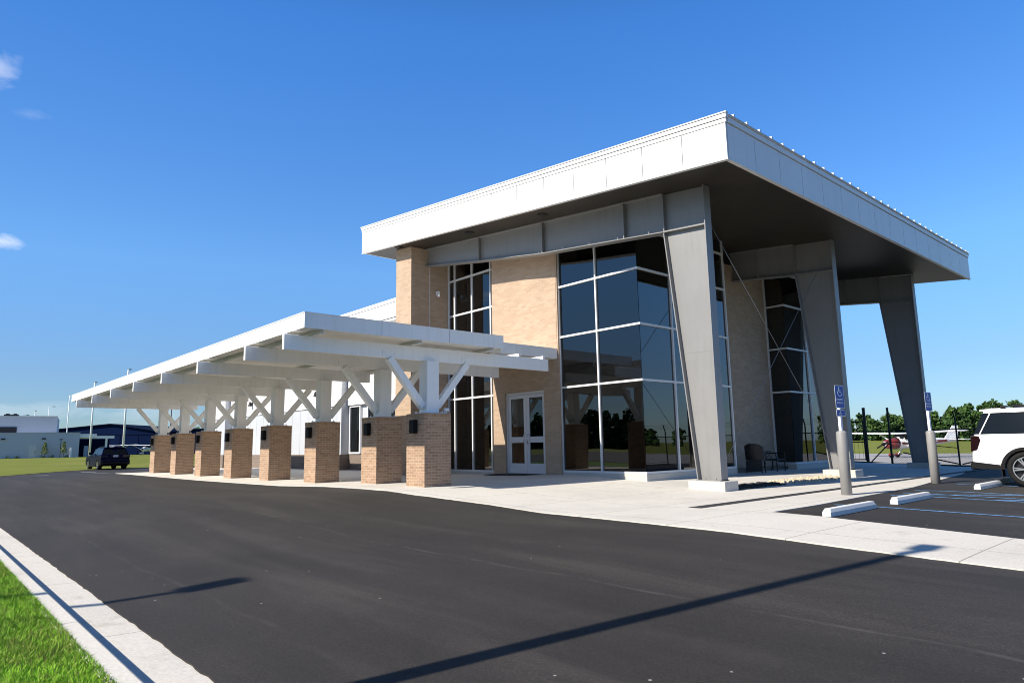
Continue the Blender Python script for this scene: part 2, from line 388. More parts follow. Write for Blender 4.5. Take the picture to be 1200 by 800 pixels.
# ------------------------------------------------------------------ ground sheets
def sheet(name, poly, mat, off, kind='structure', step=1.0, skirt=0., zf=gz):
    bm = bmesh.new()
    bm.faces.new([bm.verts.new((x, y, 0)) for x, y in poly])
    xs = [p[0] for p in poly]; ys = [p[1] for p in poly]
    def cuts(lo, hi):
        r = []; v = math.ceil(lo / step) * step
        while v < hi: r.append(v); v += step
        return r
    for x in cuts(min(xs), max(xs)):
        bmesh.ops.bisect_plane(bm, geom=bm.verts[:] + bm.edges[:] + bm.faces[:], plane_co=(x, 0, 0), plane_no=(1, 0, 0))
    for y in cuts(min(ys), max(ys)):
        bmesh.ops.bisect_plane(bm, geom=bm.verts[:] + bm.edges[:] + bm.faces[:], plane_co=(0, y, 0), plane_no=(0, 1, 0))
    for v in bm.verts: v.co.z = zf(v.co.x, v.co.y) + off
    bmesh.ops.recalc_face_normals(bm, faces=bm.faces)
    if sum(f.normal.z for f in bm.faces) < 0: bmesh.ops.reverse_faces(bm, faces=bm.faces)
    if skirt:
        be = [e for e in bm.edges if e.is_boundary]
        r = bmesh.ops.extrude_edge_only(bm, edges=be)
        for v in r['geom']:
            if isinstance(v, bmesh.types.BMVert): v.co.z -= skirt
    me = bpy.data.meshes.new(name); bm.to_mesh(me); bm.free(); me.materials.append(mat)
    o = bpy.data.objects.new(name, me); COL.objects.link(o)
    if kind: o['kind'] = kind
    return o

def far_ground():
    # one sheet to the horizon, lowered under the paved places
    xs = [-4000, -2000, -1000, -500, -300] + list(range(-220, 121, 10)) + [200, 350, 700, 1500, 4000]
    ys = [-4000, -2000, -800, -300, -150] + list(range(-80, 161, 10)) + [220, 350, 600, 1200, 4000]
    mb = MB(); i = {}
    for a, x in enumerate(xs):
        for b, y in enumerate(ys):
            z = gz(max(-160, min(60, x)), max(-20, min(120, y)))
            if -64 < x < 45 and -62 < y < 85: z = min(z, -.55) - .25
            i[a, b] = len(mb.v); mb.v.append((x, y, z - .05))
    for a in range(len(xs) - 1):
        for b in range(len(ys) - 1):
            mb.f.append((i[a, b], i[a + 1, b], i[a + 1, b + 1], i[a, b + 1])); mb.m.append(0)
    o = mb.build('ground', M['field']); o['kind'] = 'structure'
far_ground()
LZ = -.405
sheet('lawn', [(-74, -61), (44, -61), (44, 1.04), (-74, 1.04)], M['lawn'], 0, step=6, zf=lambda x, y: LZ + min(0, 0.0 * y))
sheet('parking_lot', [(-240, -160), (90, -160), (90, -7), (-240, -7)], M['asph'], .02, step=20, zf=lambda x, y: LZ)
GE = [(-49.5, 1.69), (-51.95, 4.57), (-55.25, 7.62), (-59.3, 10.57), (-60.5, 14.8), (-60.5, 33)]
def rag(x0, y0, x1, y1, st=.11, j=.009):
    n = max(1, int(math.hypot(x1 - x0, y1 - y0) / st))
    return [(x0 + (x1 - x0) * k / n, y0 + (y1 - y0) * k / n + (random.uniform(-j, j) if 0 < k else 0)) for k in range(n)]
sheet('road', [(44, 1.69), (44, 33)] + GE[:0:-1] + [(-49.5, 1.69), (-22, 1.69)] + rag(-22, 1.68, 2, 1.68), M['asph'], 0, step=1.0, skirt=.3)
sheet('field_verge', [(-110, -4)] + [(-62, -4), (-50.5, 1.0)] + GE + [(-60.5, 60), (-110, 60)], M['field'], .02, step=2.0)
SWF = [(-22, 8.45), (-17, 8.45), (-14.5, 8.52), (-12.5, 8.72), (-10.5, 8.78), (-8.5, 8.66), (-6.8, 8.52), (-3.35, 8.15), (-1.75, 8.05), (3, 7.75)]
SWF2 = []
for a, b in zip(SWF, SWF[1:]): SWF2 += rag(*a, *b)
SW = [(-41, 8.5)] + SWF2 + [(3, 7.75), (14, 7.1), (44, 5.2),
      (44, 7.3), (14, 8.95), (3, 9.75), (-2.2, 10.24), (-4.35, 10.67), (-5.8, 11.0), (-5.78, 12.6), (-5.9, 15.1), (-6.05, 18.5), (-7.0, 26), (-7.4, 28), (-7.6, 32.6),
      (-25, 32.6), (-25, 17.6), (-53, 17.6), (-53, 14), (-41, 14)]
sheet('pavement', SW, M['conc'], .012, step=1.0, skirt=.12)
sheet('grass_strip', [(-60, 33), (44, 33), (44, 40), (-60, 40)], M['lawn'], .03, step=2)
sheet('airport_apron', [(-70, 40), (90, 40), (90, 84), (-70, 84)], M['apron'], .02, step=4)
sheet('airfield_grass', [(-130, 84), (130, 84), (130, 290), (-130, 290)], M['field'], .0, step=20)
sheet('drain_strip', [(-7.38, 10.9), (-7.10, 10.9), (-7.12, 17), (-7.2, 24), (-7.25, 32), (-7.5, 32), (-7.46, 24), (-7.38, 17)], M['drain'], .017, step=1.0)
def kerb():
    prof = [(1.03, -.8), (1.03, -.40), (1.045, -.392), (1.185, -.392), (1.20, -.40), (1.235, -.545), (1.71, -.558), (1.71, -.8)]
    mb = MB(); x = -49.5
    rings = []
    while x <= 44.1:
        dz = lut(TB, x) + .55
        rings.append([(x, y, z + dz * .9) for y, z in prof]); x += 1.5
    mb.loft(rings)
    o = mb.build('kerb', M['kerbm']); o['kind'] = 'structure'
kerb()
# painted markings
def stripe(x0, y0, x1, y1, w=.1, mat='blueline', name='parking_line'):
    d = Vector((x1 - x0, y1 - y0)); n = Vector((-d.y, d.x)).normalized() * (w / 2)
    sheet(name, [(x0 - n.x, y0 - n.y), (x1 - n.x, y1 - n.y), (x1 + n.x, y1 + n.y), (x0 + n.x, y0 + n.y)], M[mat], .005, step=1.0)
for q in [(-5.6, 12.95, 0.4, 12.95), (-5.6, 15.75, .4, 15.75), (-5.6, 16.45, .4, 16.45), (-5.7, 17.5, .4, 17.5), (-5.5, 15.75, -3.6, 17.5), (-3.8, 15.75, -1.9, 17.5), (-2.1, 15.75, -.2, 17.5), (-5.6, 20.2, .4, 20.2)]:
    stripe(*q)
for q in [(-48.9, 6.04, -48.0, 6.5), (-52.4, 8.85, -51.1, 9.45), (-45.4, 8.3, -44.2, 8.85)]:
    stripe(*q, w=.16, mat='whiteline', name='stall_line')

# ------------------------------------------------------------------ terminal building
T = thing('terminal_building', (-15.5, 20, 0), 'tan brick and dark glass terminal under a big tilted white roof on grey columns', 'building')
def sof(x): return 7.63 + .0935 * (-x - 9.15)
RX0, RX1, RY0, RY1 = -24.78, -7.70, 13.78, 32.8
FH = 1.10
def roof():
    # slab body
    mb = MB()
    e = .06
    mb.prism([(RX0 + e, sof(RX0) + .03), (RX1 - e, sof(RX1) + .03), (RX1 - e, sof(RX1) + FH - .05), (RX0 + e, sof(RX0) + FH - .05)], 'y', RY0 + e, RY1 - e)
    r = mb.build('roof', M['fascia'], T)
    sf = MB()
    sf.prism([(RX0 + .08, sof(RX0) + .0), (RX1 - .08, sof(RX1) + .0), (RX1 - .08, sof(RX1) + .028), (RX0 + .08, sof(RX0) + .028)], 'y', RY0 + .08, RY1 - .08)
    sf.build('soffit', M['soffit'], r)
    fp = MB(); t0, t1 = .0, .045
    def strip(x0, x1, y0, y1, za, zb):  # sloped strip box
        pass
    n = 14; L = (RX1 - RX0) / n
    for k in range(n):
        a = RX0 + k * L + .010; b = RX0 + (k + 1) * L - .010
        for (ya, yb) in ((RY0, RY0 + .05), (RY1 - .05, RY1)):
            fp.prism([(a, sof(a)), (b, sof(b)), (b, sof(b) + FH - .22), (a, sof(a) + FH - .22)], 'y', ya, yb)
    n = 15; L = (RY1 - RY0 - .1) / n
    for k in range(n):
        a = RY0 + .05 + k * L + .010; b = a + L - .020
        for xa, xb in ((RX1 - .05, RX1), (RX0, RX0 + .05)):
            z = sof((xa + xb) / 2); fp.box(xa, xb, a, b, z, z + FH - .22)
    # bottom drip angle
    fp.prism([(RX0, sof(RX0) - .03), (RX1, sof(RX1) - .03), (RX1, sof(RX1) - .003), (RX0, sof(RX0) - .003)], 'y', RY0 - .012, RY0 + .1)
    fp.box(RX1 - .09, RX1 + .012, RY0 + .11, RY1, sof(RX1) - .03, sof(RX1) - .003)
    fp.build('fascia', M['fascia'], r)
    tr = MB()
    for (lo, hi, out) in ((FH - .205, FH - .11, .012), (FH - .10, FH + .0, .035), (FH + .008, FH + .04, .055)):
        for (ya, yb) in ((RY0 - out, RY0 + .06), (RY1 - .06, RY1 + out)):
            tr.prism([(RX0 - out, sof(RX0) + lo), (RX1 + out, sof(RX1) + lo), (RX1 + out, sof(RX1) + hi), (RX0 - out, sof(RX0) + hi)], 'y', ya, yb)
    z = sof(RX1)
    tr.box(RX1 - .05, RX1 + .03, RY0 + .07, RY1 - .07, z + FH - .20, z + FH - .06)
    tr.box(RX1 - .05, RX1 + .055, RY0 + .07, RY1 - .07, z + FH - .05, z + FH - .015)
    z = sof(RX0)
    tr.box(RX0 - .03, RX0 + .05, RY0 + .07, RY1 - .07, z + FH - .2, z + FH)
    tr.build('edge_trim', M['fascia'], r)
    rb = MB()
    y = RY0 + .30
    while y < RY1 - .1:
        a, b = RX0 + .1, RX1 + .075
        rb.prism([(a, sof(a) + FH - .02), (b, sof(b) + FH - .02), (b, sof(b) + FH + .055), (a, sof(a) + FH + .055)], 'y', y - .025, y + .025)
        y += .61
    a, b = RX0 + .07, RX1 + .07
    rb.prism([(a, sof(a) + FH - .03), (b, sof(b) + FH - .03), (b, sof(b) + FH - .005), (a, sof(a) + FH - .005)], 'y', RY0 + .1, RY1 - .1)
    rb.build('standing_seam', M['siding'], r)
    for x, y in ((-18.2, 14.4), (-14.5, 14.4), (-22.4, 14.1)):
        MB().box(x - .12, x + .12, y - .12, y + .12, sof(x) - .03, sof(x) + .01).build('soffit_light', M['darkmetal'], r)
roof()
FR = (15.15, 22.8, 30.4)
def rafbot(x): return lut([(-21.9, 8.13), (-18.5, 7.61), (-15.2, 7.14), (-11.83, 6.80), (-10.5, 6.66), (-9.15, 6.56)], x)
def frame(y, xend, pl):
    fw, ft = .30, .028
    xo = -9.15; zb = pl; zk = 6.6
    xi0, xi1 = -9.83, -10.46
    c = MB()
    c.prism([(xi0 + .03, zb), (xo - .03, zb), (xo - .03, sof(xo) - .02), (xi1 - .0, sof(xi1) - .02), (xi1 + .03, zk)], 'y', y - .012, y + .012)
    # outer flange, inner flange
    c.box(xo - ft, xo, y - fw / 2, y + fw / 2, zb, sof(xo) - .02)
    c.prism([(xi0, zb), (xi0 + .03, zb), (xi1 + .03, zk), (xi1, zk)], 'y', y - fw / 2, y + fw / 2)
    c.prism([(xi1, zk), (xi1 + .03, zk), (xi1 + .03, sof(xi1) - .02), (xi1, sof(xi1) - .02)], 'y', y - fw / 2 + .02, y + fw / 2 - .02)
    # knee stiffener
    c.prism([(xi1, 6.63), (xo - ft, 6.53), (xo - ft, 6.57), (xi1, 6.67)], 'y', y - fw / 2 + .01, y + fw / 2 - .01)
    # splice line across the web and base plate
    c.box(xi0 + .0, xo, y - .2, y + .2, zb - .0, zb + .025)
    z = 3.25; f = (z - zb) / (zk - zb); xs = xi0 + (xi1 - xi0) * f
    c.box(xs + .035, xo - .035, y - .0145, y - .0125, z, z + .012)
    for bx in (-9.3, -9.6):
        c.cyl((bx, y - .14, zb + .02), (bx, y - .14, zb + .07), .018, n=6)
    col = c.build('steel_column', M['steel'], T)
    p = MB(); p.box(-10.0, -8.97, y - .31, y + .31, -.55, pl)
    p.build('concrete_plinth', M['plinth'], col, bevel=.015)
    b = MB()
    xs = [xend, -18.5, -15.2, -13.5, -11.83, xi1 - .002] if xend < -20 else [xend, (xend + xi1) / 2, xi1 - .002]
    for a, d in zip(xs, xs[1:]):
        b.prism([(a, rafbot(a)), (d, rafbot(d)), (d, sof(d) - .03), (a, sof(a) - .03)], 'y', y - .01, y + .01)
        b.prism([(a, rafbot(a) - .025), (d, rafbot(d) - .025), (d, rafbot(d)), (a, rafbot(a))], 'y', y - fw / 2, y + fw / 2)
        b.prism([(a, sof(a) - .03), (d, sof(d) - .03), (d, sof(d) - .006), (a, sof(a) - .006)], 'y', y - fw / 2, y + fw / 2)
    for sx in (-11.83, -15.2, -18.5):
        if sx > xend + .3:
            b.box(sx - .02, sx + .02, y - fw / 2 + .015, y + fw / 2 - .015, rafbot(sx) + .004, sof(sx) - .035)
    for k in range(int((xi1 - xend) / 1.1)):
        bx = xi1 - .5 - k * 1.1; b.box(bx - .012, bx + .012, y - fw / 2 + .02, y - fw / 2 + .04, rafbot(bx) + .001, rafbot(bx) + .07)
    b.build('roof_beam', M['steel'], T)
frame(FR[0], -21.88, .0); frame(FR[1], -12.95, -.01); frame(FR[2], -12.4, -.02)
for (a, b) in (((-9.42, 15.3, 7.1), (-9.42, 22.6, .22)), ((-9.38, 22.6, 7.0), (-9.38, 15.35, .22))):
    MB().cyl(a, b, .0085, n=6).build('brace_rod', M['steel'], T, smooth=True)

def wallbox(name, x0, x1, y0, y1, z0, mat, ztop=None, parent=T):
    # walls whose head follows the soffit slope
    mb = MB()
    zt = ztop if ztop is not None else None
    za, zb = (sof(x0) - .004, sof(x1) - .004) if zt is None else (zt, zt)
    mb.prism([(x0, z0), (x1, z0), (x1, zb), (x0, za)], 'y', y0, y1)
    return mb.build(name, mat, parent)
wallbox('brick_tower', -23.0, -21.9, 14.37, 18.0, -.4, M['brickf'])
MB().cyl((-21.89, 15.25, -.1), (-21.89, 15.25, 8.2), .012, n=6).build('expansion_joint', M['alum'], T)
# brick panel with the door opening
DX0, DX1, DZ1 = -18.12, -16.12, 2.78
mb = MB()
mb.prism([(-18.75, -.4), (DX0, -.4), (DX0, sof(DX0) - .004), (-18.75, sof(-18.75) - .004)], 'y', 15.85, 16.35)
mb.prism([(DX1, -.4), (-15.45, -.4), (-15.45, sof(-15.45) - .004), (DX1, sof(DX1) - .004)], 'y', 15.85, 16.35)
mb.prism([(DX0, DZ1), (DX1, DZ1), (DX1, sof(DX1) - .004), (DX0, sof(DX0) - .004)], 'y', 15.85, 16.35)
mb.build('brick_wall', M['brickf'], T)
MB().box(-13.3, -12.9, 20.85, 25.08, -.4, 7.5).build('brick_wall', M['brickf'], T)
# double door
def door():
    y = 15.99
    f = MB()
    for x0, x1, z0, z1 in ((DX0, DX0 + .06, -.05, DZ1), (DX1 - .06, DX1, -.05, DZ1), (DX0 + .062, DX1 - .062, DZ1 - .09, DZ1)):
        f.box(x0, x1, y - .07, y + .07, z0, z1)
    fr = f.build('door_frame', M['doorwhite'], T, bevel=.004)
    xm = (DX0 + DX1) / 2
    for a, b, hx in ((DX0 + .065, xm - .006, xm - .10), (xm + .006, DX1 - .065, xm + .10)):
        l = MB(); st = .135
        top = DZ1 - .095
        l.box(a, a + st, y - .03, y + .03, 0, top); l.box(b - st, b, y - .03, y + .03, 0, top)
        for z0, z1 in ((.0, .34), (1.04, 1.24), (top - .12, top)): l.box(a + st, b - st, y - .029, y + .029, z0, z1)
        leaf = l.build('door_leaf', M['doorwhite'], fr, bevel=.003)
        g = MB()
        for z0, z1 in ((.345, 1.035), (1.245, top - .125)): g.box(a + st, b - st, y - .006, y + .006, z0, z1)
        g.build('door_glass', M['doorglass'], fr)
        h = MB(); h.tube([(hx, y - .03, 1.0), (hx, y - .09, 1.0), (hx, y - .09, 1.32), (hx, y - .03, 1.32)], .014, 8)
        h.build('door_handle', M['chrome'], fr, smooth=True)
door()
# curtain walls
TRZ = (2.79, 4.46, 6.15)
def mull(mb, x0, x1, y0, y1, z0, z1): mb.box(x0, x1, y0, y1, z0, z1)
def tall_window():
    x0, x1, y = -21.88, -18.76, 16.2
    f = MB(); w = .06; d = .13
    top = 8.4
    for xm in (x0 + .03, -21.45, -20.34, -19.2):
        f.box(xm - w / 2, xm + w / 2, y - d / 2, y + d / 2, 0, top)
    for z in (.04,) + TRZ + (7.6,):
        xs = [x0 + .06, -21.48, -21.42, -20.37, -20.31, -19.23, -19.17, x1]
        for a, b in zip(xs[::2], xs[1::2]): f.box(a, b, y - d / 2 + .004, y + d / 2 - .004, z - .035, z + .035)
    fr = f.build('window_frame', M['alum'], T)
    g = MB(); g.prism([(x0, .0), (x1, .0), (x1, sof(x1) - .01), (x0, sof(x0) - .01)], 'y', y - .006, y + .006)
    g.build('window_pane', M['glass'], fr)
    MB().box(x0, x1, y - .10, y + .1, -.4, .0).build('window_sill', M['plinth'], T)
tall_window()
def bay(xc, y0, y1, xin, front_first=True):
    # xc: outer glass plane; faces: -y face at y0 (from xin to xc) and +x face from y0 to y1
    f = MB(); g = MB(); w = .055; d = .06; top = 7.42
    n = 2 if xc - xin > 2 else 1
    ym = [y0 + (y1 - y0) * k / 3 for k in (1, 2, 3)]
    xm = [xin + .03] + ([(xin + xc) / 2 + .02] if n == 2 else [])
    for x in xm: f.box(x - w / 2, x + w / 2, y0 - d, y0 + d, .08, sof(x) - .01)
    for y in ym: f.box(xc - d, xc + d, y - w / 2, y + w / 2, .08, sof(xc) - .01)
    for z in (.105,) + TRZ + (top,):
        h = .032
        f.box(xin + .06, xc + d, y0 - d + .004, y0 + d - .004, z - h, z + h)
        f.box(xc - d + .004, xc + d - .004, y0 + d, y1, z - h, z + h)
    fr = f.build('mullion_frame', M['alum'], T)
    xs = [xin] + xm[1:] + [xc]
    for a, b in zip(xs, xs[1:]):
        zs = [.1] + list(TRZ) + [top]
        for z0, z1 in zip(zs, zs[1:]): MB().box(a + .001, b - .003, y0 - .006, y0 + .006, z0, z1).build('glass_pane', M['glass'], fr)
    ys = [y0] + ym
    for a, b in zip(ys, ys[1:]):
        zs = [.1] + list(TRZ) + [top]
        for z0, z1 in zip(zs, zs[1:]): MB().box(xc - .006, xc + .006, a + .01, b - .001, z0, z1).build('glass_pane', M['glass'], fr)
    s = MB(); s.box(xin, xc + .08, y0 - .08, y0 + .1, -.5, .07); s.box(xc - .1, xc + .08, y0 + .1, y1, -.5, .07)
    s.build('bay_kerb', M['plinth'], T)
    hd = MB(); hd.prism([(xin, top + .04), (xc, top + .04), (xc, sof(xc) - .004), (xin, sof(xin) - .004)], 'y', y0 + .0, y0 + .08)
    hd.box(xc - .08, xc, y0 + .08, y1, top + .04, sof(xc) - .006)
    hd.build('bay_head', M['darkmetal'], T)
bay(-12.15, 15.98, 20.8, -15.44)
bay(-12.15, 25.1, 30.0, -12.9)
MB().box(-15.449, -15.40, 15.86, 15.98, -.1, 7.9).build('jamb_trim', M['brickf'], T)
# bay returns, back and side walls, interior
for ya, yb in ((20.8, 20.86), (30.0, 30.06)): MB().box(-12.9, -12.16, ya, yb, -.4, 7.9).build('bay_return', M['siding'], T)
w = MB()
w.box(-23.0, -12.2, 30.07, 30.3, -.4, 7.9); w.box(-23.0, -22.8, 18.0, 30.07, -.4, 8.6)
w.build('back_wall', M['siding'], T)
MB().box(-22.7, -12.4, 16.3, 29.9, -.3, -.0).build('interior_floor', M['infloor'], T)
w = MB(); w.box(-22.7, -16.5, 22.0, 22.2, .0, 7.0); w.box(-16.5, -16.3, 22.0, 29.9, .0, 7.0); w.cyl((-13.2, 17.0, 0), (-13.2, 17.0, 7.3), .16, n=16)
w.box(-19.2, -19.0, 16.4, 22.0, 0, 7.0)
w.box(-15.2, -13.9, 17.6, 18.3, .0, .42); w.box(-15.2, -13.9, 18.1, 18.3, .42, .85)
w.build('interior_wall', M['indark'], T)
# security camera and wall sensor on the tower
w = MB(); w.box(-21.895, -21.80, 15.55, 15.68, 7.0, 7.16); w.cyl((-21.80, 15.6, 6.98), (-21.62, 15.5, 6.92), .045, n=10)
w.build('security_camera', M['white'], T)
# ---- rear wing
def wing():
    W = MB(); yA = 16.4
    W.box(-45.8, -31.3, yA, 22, .66, 6.6); W.box(-50.3, -48.0, yA, 22, .66, 6.6)
    W.box(-48.0, -45.8, yA + .5, 22, .66, 6.6); W.box(-31.3, -22.99, yA + .5, 22, .66, 6.6)
    up = W.build('rear_wing', M['siding'], T)
    U = MB()
    U.box(-45.9, -31.25, yA - .06, yA - .004, 3.1, 6.6); U.box(-50.36, -47.95, yA - .06, yA - .004, 3.1, 6.6)
    U.box(-47.95, -45.9, yA + .3, yA + .496, 3.1, 6.6); U.box(-31.25, -23.05, yA + .3, yA + .496, 3.1, 6.6)
    U.build('upper_cladding', M['white'], up)
    F = MB(); F.box(-50.9, -23.02, yA - .55, 22.4, 6.72, 7.5); F.box(-50.92, -23.02, yA - .59, yA - .552, 7.40, 7.55); F.box(-50.85, -23.02, yA - .5, 22.3, 6.601, 6.70)
    F.build('parapet_fascia', M['white'], up)
    B = MB(); B.box(-45.85, -31.25, yA - .06, 21.9, -.6, .66); B.box(-50.36, -47.95, yA - .06, 21.9, -.6, .66); B.box(-47.95, -45.85, yA + .44, 21.9, -.6, .66); B.box(-31.25, -22.99, yA + .44, 21.9, -.6, .66)
    B.build('brick_base', M['brickd'], up)
    sj = MB()
    x = -45.5
    while x < -31.4:
        sj.box(x - .008, x + .008, yA - .012, yA - .001, .68, 3.08); x += 1.05
    sj.build('siding_joint', M['alum'], up)
    for x0, x1 in ((-31.1, -30.15), (-29.35, -28.4), (-27.6, -26.65), (-47.5, -46.8)):
        y = yA + .5
        f = MB(); t = .07
        f.box(x0 - t, x0, y - .12, y - .002, .68, 3.08); f.box(x1, x1 + t, y - .12, y - .002, .68, 3.08); f.box(x0, x1, y - .12, y - .002, .68, .76); f.box(x0, x1, y - .12, y - .002, 3.0, 3.08)
        fr = f.build('window_frame', M['white'], up)
        MB().box(x0, x1, y - .05, y - .03, .76, 3.0).build('window_pane', M['carglass'], fr)
    for x, z in ((-43.0, 3.85), (-33.8, 3.85), (-38.4, 3.85)):
        l = MB(); l.box(x - .05, x + .05, yA - .12, yA - .062, z - .1, z + .1); l.cyl((x, yA - .22, z - .16), (x, yA - .22, z + .12), .13, .05, 12)
        l.build('wall_lamp', M['darkmetal'], up)
wing()
tag(MB().box(-18.0, -16.25, 14.75, 15.75, gz(-17, 15) + .005, gz(-17, 15) + .03).build('door_mat', M['matm'], loc=(-17.1, 15.2, 0)), 'black rectangular mat on the pavement in front of the double door', 'door mat')

# ------------------------------------------------------------------ canopy
BX = [-14.47, -16.77] + [-16.77 - 3.65 * k for k in range(1, 7)]
K = thing('entrance_canopy', (-27, 10, 0), 'long flat white canopy with Y braced posts standing on eight square brick piers', 'canopy')
def canopy():
    x0, x1 = -41.5, -13.9
    r = MB()
    r.box(x0 + .05, x1 - .05, 6.40, 12.10, 3.62, 3.80)
    r.box(-18.78, -15.50, 12.20, 15.80, 3.77, 3.95)
    rf = r.build('canopy_roof', M['deck'], K)
    f = MB()
    f.box(x0, x1, 6.35, 6.398, 3.60, 3.945); f.box(x1 - .048, x1, 6.40, 12.15, 3.60, 3.945); f.box(x0, x0 + .048, 6.40, 12.15, 3.60, 3.945); f.box(x0 + .05, x1 - .05, 12.10, 12.148, 3.52, 3.945)
    f.box(-15.498, -15.45, 12.16, 15.84, 3.75, 4.09); f.box(-18.83, -18.782, 12.16, 15.84, 3.75, 4.09); f.box(-18.78, -15.5, 15.802, 15.84, 3.75, 4.09); f.box(-18.78, -15.5, 12.16, 12.198, 3.75, 4.09)
    f.box(x0 + .05, x1 - .05, 6.40, 6.55, 3.598, 3.615)
    f.build('fascia', M['cwhite'], rf)
    xx = x1 - 2.9
    while xx > x0 + 1: MB().box(xx - .004, xx + .004, 6.3475, 6.349, 3.605, 3.94).build('panel_joint', M['steel'], rf); xx -= 3.05
    for yy in (8.3, 10.3): MB().box(x1 + .001, x1 + .0025, yy - .004, yy + .004, 3.605, 3.94).build('panel_joint', M['steel'], rf)
    cp = MB(); cp.box(x0 - .01, x1 + .012, 6.338, 6.36, 3.935, 3.955); cp.box(x1 - .01, x1 + .012, 6.36, 12.15, 3.935, 3.955); cp.build('drip_cap', M['white'], rf)
    for y in (6.85, 9.50, 11.85):
        p = MB()
        p.box(x0 + .1, x1 - .06, y - .006, y + .006, 3.515, 3.618); p.box(x0 + .1, x1 - .06, y - .09, y - .006, 3.515, 3.524); p.box(x0 + .1, x1 - .06, y + .006, y + .09, 3.609, 3.618)
        p.build('purlin', M['cwhite'], K)
    for y in (13.2, 14.2):
        p = MB(); p.box(-18.7, -14.40, y - .04, y + .04, 3.514, 3.60); p.box(-18.7, -15.55, y - .03, y + .03, 3.60, 3.768); p.build('purlin', M['cwhite'], K)
    for i, x in enumerate(BX):
        y1 = 14.4 if i < 2 else 11.72
        w = .10
        b = MB(); b.box(x - w / 2, x + w / 2, 6.12, y1, 3.155, 3.512)
        b.build('canopy_beam', M['cwhite'], K, bevel=.012)
        po = MB(); po.box(x - .185, x + .185, 9.875, 10.245, 1.823, 3.153)
        bpm = MB(); bpm.box(x - .28, x + .28, 9.78, 10.34, 1.801, 1.822)
        for bx, by in ((-.24, -.24), (.24, -.24), (.24, .24), (-.24, .24)): bpm.cyl((x + bx, 10.06 + by, 1.815), (x + bx, 10.06 + by, 1.86), .02, n=6)
        pst = po.build('canopy_post', M['cwhite'], K, bevel=.012); bpm.build('base_plate', M['cwhite'], pst)
        for sgn in (-1, 1):
            yg = 10.06 + sgn * 1.22; gp = MB(); gp.box(x + w / 2 + .001, x + w / 2 + .012, yg - .2, yg + .2, 3.19, 3.36)
            for by in (-.13, .13): gp.cyl((x + w / 2 + .008, yg + by, 3.275), (x + w / 2 + .03, yg + by, 3.275), .018, n=6)
            gp.build('gusset_plate', M['cwhite'], pst)
        for sgn in (-1, 1):
            d = MB()
            yb = 10.06 + sgn * .20; yt = 10.06 + sgn * 1.22
            d.bar((x, yb + sgn * .02, 1.98), (x, yt, 3.16), .17, .17, (1, 0, 0))
            d.build('diagonal_brace', M['cwhite'], K)
        c = MB(); h = .405; yc = 10.045
        px = x + .0
        c.box(px - h, px + h, yc - h, yc + h, -.5, 1.70)
        c.box(px - h - .004, px + h + .004, yc - h - .004, yc + h + .004, 1.70, 1.80, 1)
        pier = c.build('brick_pier', [M['brickp'], M['brickr']], K)
        l = MB(); l.box(px - .105, px + .105, yc - h - .13, yc - h - .001, 1.30, 1.64)
        l.build('wall_lamp', M['plastic'], pier, bevel=.02)
canopy()
p = MB(); p.box(-14.25, -14.17, 10.36, 10.42, 1.803, 1.85); p.cyl((-14.21, 10.36, 1.9), (-14.21, 10.48, 1.9), .045, n=10)
p.build('small_floodlight', M['white'], K)

# ------------------------------------------------------------------ patio chairs
def chair(loc, rz, low, label):
    t = thing('patio_chair', loc, label, 'chair', 'black chairs against the terminal wall')
    t.rotation_euler.z = rz
    ORG[t.name] = (0, 0, 0)
    s = MB(); s.box(-.26, .26, -.27, .25, .38, .43); s.build('seat', M['darkmetal'], t, bevel=.015)
    hb = .70 if low else 1.0
    b = MB(); n = 9
    if low:
        for k in range(7): b.bar((-.24 + k * .08, .25, .44), (-.24 + k * .08, .30, hb), .02, .012)
        b.bar((-.27, .30, hb), (.27, .30, hb), .03, .03)
    else:
        outer = [(.30 * math.cos(PI * k / n), .12 + .17 * math.sin(PI * k / n)) for k in range(n + 1)]
        rings = [[(x * 1.0, y, z) for z, x, y in ((.44, px, py), (hb * (.84 + .16 * math.sin(PI * k / n)), px * 1.06, py * 1.25), (hb * (.84 + .16 * math.sin(PI * k / n)), px * .98, py * 1.15), (.44, px * .92, py * .92))] for k, (px, py) in enumerate(outer)]
        b.loft(rings)
    b.build('backrest', M['darkmetal'], t)
    for sx in (-.27, .27):
        a = MB(); a.tube([(sx, .24, .64), (sx, -.24, .64), (sx, -.26, .44)], .022, 8); a.build('armrest', M['darkmetal'], t)
    for sx in (-.25, .25):
        for sy in (-.25, .24):
            MB().cyl((sx, sy, 0), (sx, sy, .40), .022, n=8).build('leg', M['darkmetal'], t)
    if not low:
        MB().box(-.25, .25, .235, .25, .05, .38).build('skirt', M['darkmetal'], t)
    return t
zc = gz(-12.1, 22) + .012
chair((-12.0, 21.9, zc), R(195), False, 'black patio chair with tall curved barrel back, nearer of the two')
chair((-12.15, 23.5, zc), R(85), True, 'low black slatted armchair between the barrel-backed chair and the glass bay')

